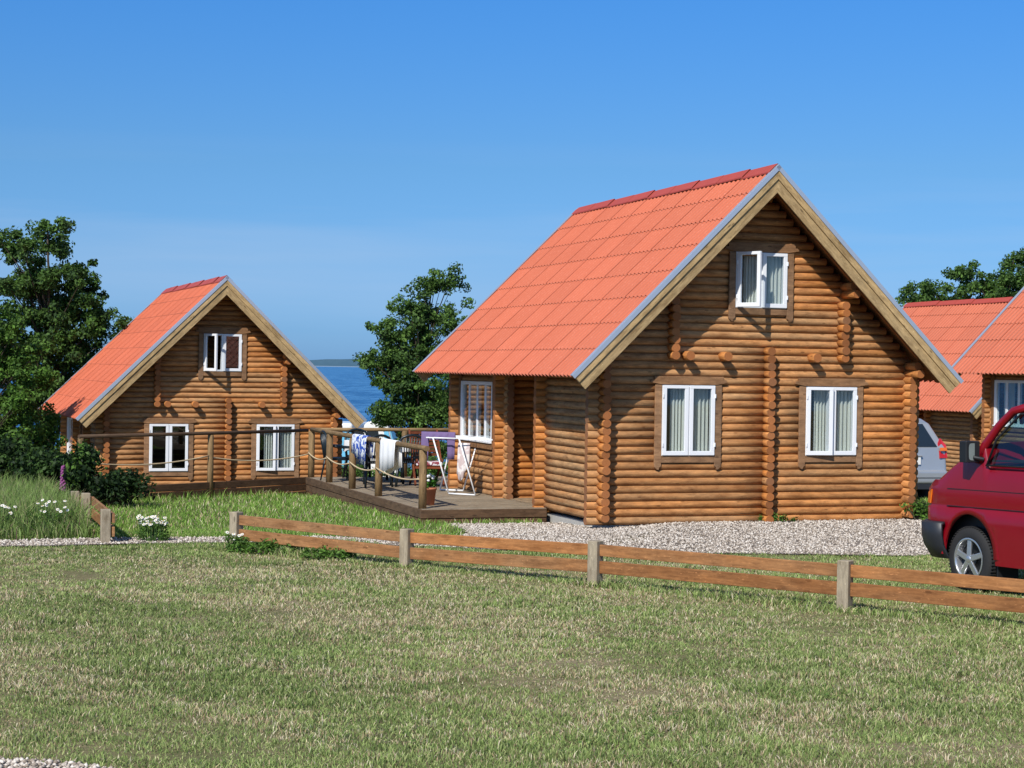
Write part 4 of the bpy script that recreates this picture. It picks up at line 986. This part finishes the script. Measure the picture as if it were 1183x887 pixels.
# ------------------------------------------------------------------ trees and bushes
DARK = [(.045, .09, .02), (.065, .13, .027), (.095, .175, .038), (.055, .105, .034)]
MID = [(.068, .135, .024), (.10, .195, .036), (.14, .25, .054), (.08, .15, .042)]
BRT = [(.07, .15, .02), (.10, .21, .03), (.14, .26, .045), (.05, .11, .02)]
def tree(name, label, x, y, lobes, trunk_h, tr_, nclus, per, size, pal, cat='tree', group=None, spread=.33, ztr=None, extra=()):
    zb = tz1(x, y) if ztr is None else ztr
    o = thing(name, label, cat, (x, y, zb), 0, group)
    lob = np.array(lobes, float); vol = lob[:, 3] * lob[:, 4] * lob[:, 5]; pv = vol ** .8 / (vol ** .8).sum()
    nb = max(30, int(nclus / 4)); kb = RS.choice(len(lob), nb, p=pv); kb[:2 * len(lob)] = np.tile(np.arange(len(lob)), 2); d_ = RS.normal(size=(nb, 3)); d_ /= np.linalg.norm(d_, axis=1)[:, None]
    B_ = lob[kb, :3] + d_ * (np.where(np.arange(nb) < len(lob), .0, RS.uniform(.15, 1.08, nb)) ** .5)[:, None] * lob[kb, 3:6]
    k = RS.randint(0, nb, nclus); out = B_[k] - lob[kb[k], :3]; out /= np.linalg.norm(out, axis=1)[:, None] + 1e-6
    C_ = B_[k] + RS.normal(size=(nclus, 3)) * spread * np.array([.95, .95, .5]) + out * RS.uniform(-.3, .5, (nclus, 1)) * spread
    sp = RS.uniform(.6, 1.25, nclus) * spread
    V_, F_, c_ = leaves(C_, sp, per, size, pal)
    np_mesh('crown', V_, F_, M['leaf'], c_, parent=o)
    mb = MB(); top = lob[lob[:, 2].argmax()]
    tp = Vector((top[0], top[1], top[2] - top[5] * .1)); n_ = 9
    line = [Vector((0, 0, -.1)).lerp(Vector((tp.x, tp.y, tp.z)), i / n_) + Vector((math.sin(i * 1.3) * .05, math.cos(i * 1.7) * .05, 0)) * (i > 0) for i in range(n_ + 1)]
    mb.tube(line, [tr_ * (1 - .88 * i / n_) for i in range(n_ + 1)], 9)
    for q in range(min(nclus, 150)):
        c = Vector(C_[q]); s0 = line[max(1, min(n_ - 1, int(n_ * max(.15, (c.z * .72) / max(.5, tp.z)))))]
        midp = s0.lerp(c, .5) + Vector((0, 0, .08 * (c - s0).length)); r0 = tr_ * .28 * random.uniform(.5, 1)
        mb.tube([s0, midp, c], [r0, r0 * .55, .008], 5, caps=False)
    mb.build('trunk', M['bark'], o); return o
def lobes_from(spec): return spec
# big tree on the left (x,y local to trunk)
tree('broadleaf_tree', 'tall dark broadleaf tree rising left of the left cabin roof', -11.7, 45.8,
     [(-.1, 0, 6.4, .8, .9, .9), (.3, 0, 5.6, 1.2, 1.1, .7), (-.9, 0, 5.0, 1.0, 1.0, 1.0), (1.15, 0, 4.95, .9, .8, .45), (.3, 0, 4.4, 1.3, 1.2, .7), (-.6, 0, 3.7, 1.6, 1.4, .9), (.3, 0, 3.2, 1.2, 1.2, .8), (-.7, 0, 2.4, 1.9, 1.5, .9), (-2.0, 0, 4.0, 1.0, 1, .8), (-.1, 0, 7.2, .4, .4, .5), (-1.1, 0, 6.5, .35, .4, .5), (-.9, 0, 1.4, 1.6, 1.2, .8)],
     3, .13, 680, 95, .056, DARK + MID[:2], spread=.23)
tree('bright_tree', 'bright green young tree at the left edge in front of the tall tree', -10.7, 37.5,
     [(-.2, 0, 3.3, 1.0, .9, .9), (.3, 0, 2.4, .9, .9, .8), (-.6, 0, 4.1, .7, .7, .6), (-.4, 0, 1.6, 1.2, 1, .8), (.6, 0, 1.2, .7, .7, .6)], 2, .09, 280, 90, .046, BRT + MID[:2], spread=.2)
tree('alder_tree', 'slim dark green tree by the water between the two cabins', -3.1, 56,
     [(.45, 0, 7.0, .35, .4, .45), (.05, 0, 6.3, .75, .6, .6), (.95, 0, 6.95, .4, .4, .25), (-.3, 0, 5.7, .8, .8, .5), (.7, 0, 5.7, .7, .7, .6), (-.55, 0, 4.9, .85, .8, .5), (-1.15, 0, 4.45, .5, .5, .3), (.3, 0, 4.7, 1.1, .8, .6), (-.2, 0, 3.8, 1.15, .9, .6), (.5, 0, 3.0, 1.1, .9, .6), (.5, 0, 2.0, 1.0, .8, .5), (-.7, 0, 2.9, .5, .6, .5), (1.3, 0, 3.4, .5, .6, 1.0)],
     3, .12, 520, 85, .057, DARK + MID, spread=.25)
tree('background_tree', 'dark rounded tree crown above the red roofs at far right', 18.1, 69,
     [(-3.7, 0, 5.9, .7, 1.5, .5), (-2.9, 0, 6.3, .8, 1.5, .7), (-2.2, 0, 6.7, .9, 1.5, .7), (-1.0, 0, 7.0, 1.6, 1.5, 1.2), (.6, 0, 7.2, 1.7, 1.5, 1.5), (2.3, 0, 6.8, 1.6, 1.5, 1.4), (0, 0, 5.5, 3, 1.5, 1.5), (1.05, 0, 8.6, .45, .5, .5), (-1.3, 0, 8.0, .7, .6, .45), (3.4, 0, 7.4, 1.2, 1, 1.2)],
     5, .22, 680, 85, .072, DARK + MID[:2], spread=.30, ztr=-1.9)
def bush(name, label, x, y, h, w, n_, per, size, pal, ztr=None, group=None, spread=.2, depth=.8):
    zb = tz1(x, y) if ztr is None else ztr
    o = thing(name, label, 'bush', (x, y, zb), 0, group)
    lob = [(random.uniform(-.3, .3) * w, random.uniform(-.3, .3) * w * depth, random.uniform(.25, .62) * h, w * random.uniform(.35, .6), w * .45 * depth, h * random.uniform(.28, .42)) for _ in range(6)]
    lob = np.array(lob); k = RS.randint(0, 6, n_); d_ = RS.normal(size=(n_, 3)); d_ /= np.linalg.norm(d_, axis=1)[:, None]
    C_ = lob[k, :3] + d_ * (RS.uniform(0, 1, n_) ** .5)[:, None] * lob[k, 3:6]; C_[:, 2] = np.maximum(C_[:, 2], .05)
    V_, F_, c_ = leaves(C_, spread, per, size, pal); np_mesh('foliage', V_, F_, M['leaf'], c_, parent=o)
    mb = MB()
    for q in range(min(n_, 22)):
        c = Vector(C_[q]); mb.tube([(c.x * .15, c.y * .15, -.1), (c.x * .6, c.y * .6, c.z * .5), c], [.018, .012, .004], 5, caps=False)
    mb.build('stems', M['bark'], o); return o
GB = 'dark bushes under the left trees'
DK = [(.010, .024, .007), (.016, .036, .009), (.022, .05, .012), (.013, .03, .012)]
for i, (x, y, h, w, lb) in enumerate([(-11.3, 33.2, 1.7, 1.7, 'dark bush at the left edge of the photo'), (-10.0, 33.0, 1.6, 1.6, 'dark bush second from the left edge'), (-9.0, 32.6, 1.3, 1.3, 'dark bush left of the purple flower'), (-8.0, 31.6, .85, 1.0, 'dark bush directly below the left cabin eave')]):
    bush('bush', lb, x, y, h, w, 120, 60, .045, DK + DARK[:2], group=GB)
bush('leafy_shrub', 'tall dark leafy shrub in front of the left cabin corner', -6.95, 29.3, 1.25, .8, 60, 42, .045, DK + MID[:2])
bush('leafy_shrub', 'low spreading shrub where the plank edging disappears', -6.3, 29.0, .62, .8, 60, 50, .04, DK + DARK[:1])
for i, (x, y, h, w, lb) in enumerate([(-5.2, 48.5, 1.35, 1.4, 'green bush below the camper'), (-4.0, 48.2, 1.5, 1.4, 'green bush behind the towels on the deck'), (-3.0, 48.6, 1.5, 1.3, 'green bush below the slim tree'), (-2.0, 48.3, 1.7, 1.5, 'green bush next to the back corner of the nearest cabin')]):
    bush('bush', lb, x, y, h, w, 110, 45, .06, MID + BRT[:1], group='green bushes behind the deck', spread=.22)
bush('weed_tuft', 'low leafy weeds at the foot of the leftmost fence post', -2.75, 20.75, .20, .75, 40, 30, .025, MID + BRT[:2], spread=.09, depth=.4)
bush('weed_tuft', 'leafy weeds along the fence second in from its left end', -2.0, 20.25, .15, .55, 30, 30, .022, MID + BRT[:2], spread=.08, depth=.4)
bush('weed_tuft', 'small weeds at the foot of the cabin wall under the right window', 3.9, 26.2, .16, .5, 16, 22, .02, BRT + MID[:1], spread=.06, depth=.3)
bush('weed_tuft', 'grassy weeds beside the right corner of the nearest cabin', 6.15, 26.9, .28, .6, 30, 26, .03, BRT + MID[:1], spread=.1, depth=.5)

# ------------------------------------------------------------------ grass
def vnoise(x, y, sc, seed):
    rs = np.random.RandomState(seed); G = rs.uniform(0, 1, (256, 256)); x = np.asarray(x) * sc[0] + 1000.; y = np.asarray(y) * sc[1] + 1000.
    xi = np.floor(x).astype(int); yi = np.floor(y).astype(int); fx = x - xi; fy = y - yi; fx = fx * fx * (3 - 2 * fx); fy = fy * fy * (3 - 2 * fy)
    g = lambda a, b_: G[a % 256, b_ % 256]
    return (g(xi, yi) * (1 - fx) + g(xi + 1, yi) * fx) * (1 - fy) + (g(xi, yi + 1) * (1 - fx) + g(xi + 1, yi + 1) * fx) * fy
def blades(x, y, h, w, lean, cols, name, label, kind='stuff', zoff=0):
    n = len(x); z = tz(x, y) + zoff - .004; a = RS.uniform(0, 6.2832, n); dx, dy = np.cos(a), np.sin(a)
    b_ = RS.uniform(0, 6.2832, n); lx, ly = np.cos(b_) * lean * h, np.sin(b_) * lean * h
    base = np.stack([x, y, z], -1); wv = np.stack([dx * w, dy * w, 0 * w], -1) * .5
    mid = base + np.stack([lx * .35, ly * .35, h * .55], -1); tip = base + np.stack([lx, ly, h * (1 - .25 * lean)], -1)
    V_ = np.stack([base - wv, base + wv, mid - wv * .75, mid + wv * .75, tip], 1).reshape(-1, 3)
    i0 = (np.arange(n) * 5)[:, None]; T = np.concatenate([i0 + np.array([[0, 1, 3]]), i0 + np.array([[0, 3, 2]]), i0 + np.array([[2, 3, 4]])], 0)
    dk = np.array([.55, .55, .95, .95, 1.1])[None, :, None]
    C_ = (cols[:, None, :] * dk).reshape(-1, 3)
    return tag(np_mesh(name, V_, T, M['blade'], C_), label, 'grass', kind=kind)
def blocked(x, y):
    m_ = np.zeros(x.shape, bool)
    for p in GR: m_ |= inpoly(x, y, p)
    a = HOUSE_AT[1]; ux, uy = x - HOUSE_AT[0][0], y - HOUSE_AT[0][1]; u = ux * math.cos(a) + uy * math.sin(a); d = -ux * math.sin(a) + uy * math.cos(a)
    m_ |= (u > -.05) & (u < W + .05) & (d > -.05) & (d < L); m_ |= (u > DU0 - .03) & (u < .2) & (d > DD0 - .03) & (d < DD1)
    return m_
GREEN = np.array([(.25, .34, .10), (.32, .41, .13), (.44, .50, .20), (.17, .25, .07)]); STRAW = np.array([(.74, .62, .40), (.60, .48, .29), (.82, .72, .52), (.46, .34, .20)])
def lawn(n, y0, y1, mx, dens_pow, hmin, hmax):
    # sample so that density falls with distance
    q = RS.uniform(0, 1, n); p = 2 - dens_pow; y = (y0 ** p + q * (y1 ** p - y0 ** p)) ** (1 / p)
    x = RS.uniform(-1, 1, n) * (.315 * y + mx); k = ~blocked(x, y); x, y = x[k], y[k]; n = len(x)
    pt = .34 * vnoise(x + .6 * y, y, (.5, .7), 1) + .33 * vnoise(x, y + .3 * x, (1.7, 2.3), 2) + .33 * vnoise(x, y, (6, 8), 3)
    dry = ss(.40, .66, pt)
    dry = dry * (1 - .75 * ss(20, 22.5, y)) * (1 - .35 * ss(-.5, 4, x) * ss(11, 13, y))
    bare = vnoise(x, y, (.9, 2.2), 21) * .6 + vnoise(x, y, (4, 7), 22) * .4; isst = RS.uniform(0, 1, n) < (.09 + .46 * dry)
    cols = np.where(isst[:, None], STRAW[RS.randint(0, 4, n)], GREEN[RS.randint(0, 4, n)] * (1 + .35 * (vnoise(x, y, (.8, 1.6), 9)[:, None] - .5))) * RS.uniform(.75, 1.25, (n, 1))
    lush = ss(20.5, 24, y)[:, None]; cols = cols * (1 - lush) + lush * cols * np.array([.8, 1.05, .6])
    tall = vnoise(x, y, (3, 5), 5)
    h = RS.uniform(hmin, hmax, n) * (.55 + 1.0 * tall) * np.where(bare > .76, .6, 1.0) * (1 + .5 * (y > 22)); w = .0034 + .00036 * y * RS.uniform(.6, 1.2, n)
    return x, y, h, w, RS.uniform(.1, 1.0, n), cols
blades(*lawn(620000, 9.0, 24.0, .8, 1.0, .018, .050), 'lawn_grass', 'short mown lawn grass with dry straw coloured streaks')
n = 170; wx = RS.uniform(-1, 1, n); wy = 9.2 + 12 * RS.uniform(0, 1, n) ** 1.3; wx = wx * (.3 * wy + .5); k = ~blocked(wx, wy) & (wy < 20 - .7 * (wx + 3)); wx, wy = wx[k], wy[k]
V_, F_, c_ = leaves(np.stack([wx, wy, tz(wx, wy) + .018], -1), RS.uniform(.06, .22, len(wx)), 26, .013, [(.10, .19, .04), (.14, .25, .05), (.08, .15, .035)], up=1.6)
V_[:, 2] = np.clip(V_[:, 2], .004, .04); tag(np_mesh('lawn_weeds', V_, F_, M['leaf'], c_), 'flat patches of clover and small weeds in the mown lawn', 'weeds', kind='stuff')
# longer lusher grass behind the fence up to the edging
n = 90000; x = RS.uniform(-8.2, 7.5, n); y = RS.uniform(22.0, 34.5, n); k = ~blocked(x, y)
lim = np.where(x < CX, CY + (x - CX) * (EY - CY) / (EX - CX) - .03, 40.0); k &= (y < lim) & ((x < .5) | ((x > 5.2) & (y < 34))); x, y, lim = x[k], y[k], lim[k]; n = len(x)
c_ = GREEN[RS.randint(0, 4, n)] * np.array([.75, 1.0, .55]) * RS.uniform(.7, 1.3, (n, 1)); st_ = RS.uniform(size=n) < .12; c_[st_] = STRAW[RS.randint(0, 4, st_.sum())]
eb = np.exp(-np.abs(y - lim) / .4) * (x < CX)
blades(x, y, RS.uniform(.05, .11, n) * (1 + 1.1 * eb), RS.uniform(.010, .016, n), RS.uniform(.1, .8, n), c_, 'lush_grass', 'lusher green grass between the gravel path and the dark edging')
# longer tufts along the fence foot
n = 9000; t_ = RS.uniform(-.02, 1.3, n); x = FL[0][0] + (FL[3][0] - FL[0][0]) * t_ + RS.normal(0, .09, n); y = FL[0][1] + (FL[3][1] - FL[0][1]) * t_ + RS.normal(0, .07, n)
c_ = GREEN[RS.randint(0, 4, n)] * RS.uniform(.7, 1.4, (n, 1)); st_ = RS.uniform(size=n) < .15; c_[st_] = STRAW[RS.randint(0, 4, st_.sum())]
dn_ = vnoise(x, y, (1.5, 1.5), 8); blades(x, y, RS.uniform(.04, .13, n) * (.4 + dn_), RS.uniform(.008, .013, n), RS.uniform(.2, .9, n), c_, 'fence_grass', 'longer uncut grass along the foot of the fence')
# tall meadow at left
n = 60000; y = RS.uniform(21.9, 31, n); x = RS.uniform(-12.5, -4.9, n); k = (x < -4.98 - (y - 21.75) * .33) & ~blocked(x, y); x, y = x[k], y[k]; n = len(x)
mp = np.array([(.19, .29, .07), (.24, .35, .10), (.14, .21, .055), (.27, .32, .13), (.38, .34, .19), (.28, .19, .14)]); kk = RS.choice(6, n, p=[.3, .25, .2, .13, .08, .04])
c_ = mp[kk] * RS.uniform(.7, 1.3, (n, 1)); hh = RS.uniform(.22, .55, n) * (.75 + .5 * vnoise(x, y, (1, 1), 4)); hh *= .55 + .45 * ss(21.9, 23.2, y)
blades(x, y, hh, RS.uniform(.010, .018, n), RS.uniform(.1, .75, n), c_, 'meadow_grass', 'tall uncut meadow grass at the left')
# far grass patches behind
n = 26000; x = RS.uniform(-12, 0, n); y = RS.uniform(36, 62, n); c_ = GREEN[RS.randint(0, 4, n)] * RS.uniform(.7, 1.2, (n, 1)); k = ~blocked(x, y)
x, y, c_ = x[k], y[k], c_[k]; blades(x, y, RS.uniform(.1, .35, len(x)), RS.uniform(.02, .04, len(x)), RS.uniform(.1, .7, len(x)), c_, 'rough_grass', 'rough grass on the slope toward the water')

# daisies
def daisies(x, y, n_, w, hz, label):
    o = thing('daisy_clump', label, 'flowers', (x, y, tz1(x, y)), 0, 'clumps of white daisies')
    a_ = RS.uniform(0, 6.28, 40); q_ = np.sqrt(RS.uniform(0, 1, 40)) * w; V_, F_, c_ = leaves(np.stack([np.cos(a_) * q_ * 1.2, np.sin(a_) * q_ * .6, RS.uniform(.03, hz * .8, 40)], -1), .06, 26, .022, MID + BRT[:2], aspect=.3)
    np_mesh('leaves', V_, F_, M['leaf'], c_, parent=o)
    st_ = MB(); pe = MB(); ce = MB()
    for k in range(n_):
        a = random.random() * 6.3; r_ = w * math.sqrt(random.random()); px_, py_ = r_ * math.cos(a) * 1.3, r_ * math.sin(a) * .6; h = hz * random.uniform(.75, 1.15)
        st_.tube([(px_ * .6, py_ * .6, 0), (px_ * .9, py_ * .9, h * .6), (px_, py_, h)], .0035, 4, caps=False)
        c = Vector((px_, py_ - .006, h)); nrm = Vector((random.uniform(-.4, .4), random.uniform(-.9, -.3), .8)).normalized(); t1 = nrm.orthogonal().normalized(); t2 = nrm.cross(t1)
        m_ = 9; ring = []
        for j in range(m_ * 2):
            b_ = math.pi * j / m_; q = .024 if j % 2 == 0 else .016; ring.append(c + (t1 * math.cos(b_) + t2 * math.sin(b_)) * q)
        pe.add(ring, [tuple(range(2 * m_))])
        ce.lathe([(0, .006), (.009, .003), (.010, 0)], c + nrm * .003, n=8)
    st_.build('stems', plain_green, o); pe.build('petals', M['petal'], o); ce.build('flower_centres', M['yolk'], o); return o
plain_green = plain('stem_green', (.06, .13, .03), .8)
daisies(-4.35, 21.95, 38, .17, .30, 'compact daisy clump on the grass right of the short fence end post')
daisies(-5.75, 22.5, 14, .25, .42, 'daisies in the meadow grass closest to the short fence')
daisies(-6.5, 22.6, 20, .32, .38, 'daisies in the middle of the meadow grass')
daisies(-7.3, 22.7, 12, .3, .36, 'daisies in the meadow grass near the left edge')
daisies(-3.17, 20.95, 6, .1, .22, 'few daisies at the leftmost post of the long fence')
fx = thing('foxglove', 'purple flower spike above the meadow grass', 'flower', (-7.2, 29.0, tz1(-7.2, 29) - .22))
mb = MB(); mb.tube([(0, 0, 0), (.01, 0, .6), (.0, 0, 1.02)], [.01, .008, .004], 6); mb.build('stem', plain_green, fx)
mb = MB()
for k in range(46):
    h = .5 + .40 * k / 46; a = k * 2.4; r_ = .032 * (1 - .7 * k / 46) + .008; c = Vector((math.cos(a) * r_, math.sin(a) * r_, h)); mb.lathe([(0, .02), (.016, .012), (.022, -.012), (.014, -.024)], c, n=6)
mb.build('blossoms', M['purpleflower'], fx)

# ------------------------------------------------------------------ camera, sun, sky
cam = bpy.data.cameras.new('camera'); co = bpy.data.objects.new('camera', cam); link(co); scene.camera = co
cam.sensor_width = 36; cam.lens = 2083.2 / 1183 * 36; cam.clip_end = 30000; cam.clip_start = .1
p_, rl = .0089, .0154; cp, sp = math.cos(p_), math.sin(p_); F_ = Vector((0, cp, -sp)); U_ = Vector((0, sp, cp)); R_ = Vector((1, 0, 0))
R2 = R_ * math.cos(rl) + U_ * math.sin(rl); U2 = -R_ * math.sin(rl) + U_ * math.cos(rl)
mw = Matrix((R2, U2, -F_)).transposed().to_4x4(); mw.translation = Vector((0, 0, 2.2)); co.matrix_world = mw

SD = Vector((-.306, -.675, .671)).normalized()
su = bpy.data.lights.new('sun', 'SUN'); so = bpy.data.objects.new('sun', su); link(so); su.energy = 5.0; su.angle = R(.55); su.color = (1, .955, .88)
so.rotation_euler = SD.to_track_quat('Z', 'Y').to_euler(); so.location = (0, -5, 20)
w = bpy.data.worlds.new('World'); scene.world = w; w.use_nodes = True; t = w.node_tree; bg = t.nodes['Background']
sky = t.nodes.new('ShaderNodeTexSky'); sky.sky_type = 'NISHITA'; sky.sun_disc = False; sky.sun_elevation = math.asin(SD.z); sky.sun_rotation = math.atan2(SD.x, SD.y)
sky.air_density = 1.0; sky.dust_density = .35; sky.ozone_density = 2.2
tc = t.nodes.new('ShaderNodeTexCoord')
nz = noise(t, mapping(t, tc.outputs['Generated'], (1.0, 1.0, 14)), 1.6, 5, .55)
sep = t.nodes.new('ShaderNodeSeparateXYZ'); t.links.new(tc.outputs['Generated'], sep.inputs[0])
band = ramp(t, sep.outputs[2], [(.0, (0, 0, 0)), (.03, (.6, .6, .6)), (.08, (.9, .9, .9)), (.125, (0, 0, 0))])
cf = math_(t, 'MULTIPLY', math_(t, 'MULTIPLY', ramp(t, nz, [(.48, (0, 0, 0)), (.75, (1, 1, 1))]), band), .45)
mul = ramp(t, sep.outputs[2], [(0, (.22, .47, 1.10)), (.06, (.28, .51, .92)), (.11, (.29, .54, .86)), (.21, (.23, .60, 1.05)), (.5, (.75, .88, 1.0)), (1, (.9, .95, 1.0))])
c = mixc(t, 1.0, sky.outputs[0], mul, 'MULTIPLY')
c = mixc(t, cf, c, (3.7, 4.9, 6.8))
t.links.new(c, bg.inputs[0]); bg.inputs[1].default_value = .12

scene.render.engine = 'CYCLES'; scene.view_settings.view_transform = 'Standard'; scene.view_settings.look = 'None'; scene.view_settings.exposure = 0
scene.render.resolution_x = 1024; scene.render.resolution_y = 768
scene.cycles.max_bounces = 6; scene.cycles.transparent_max_bounces = 12
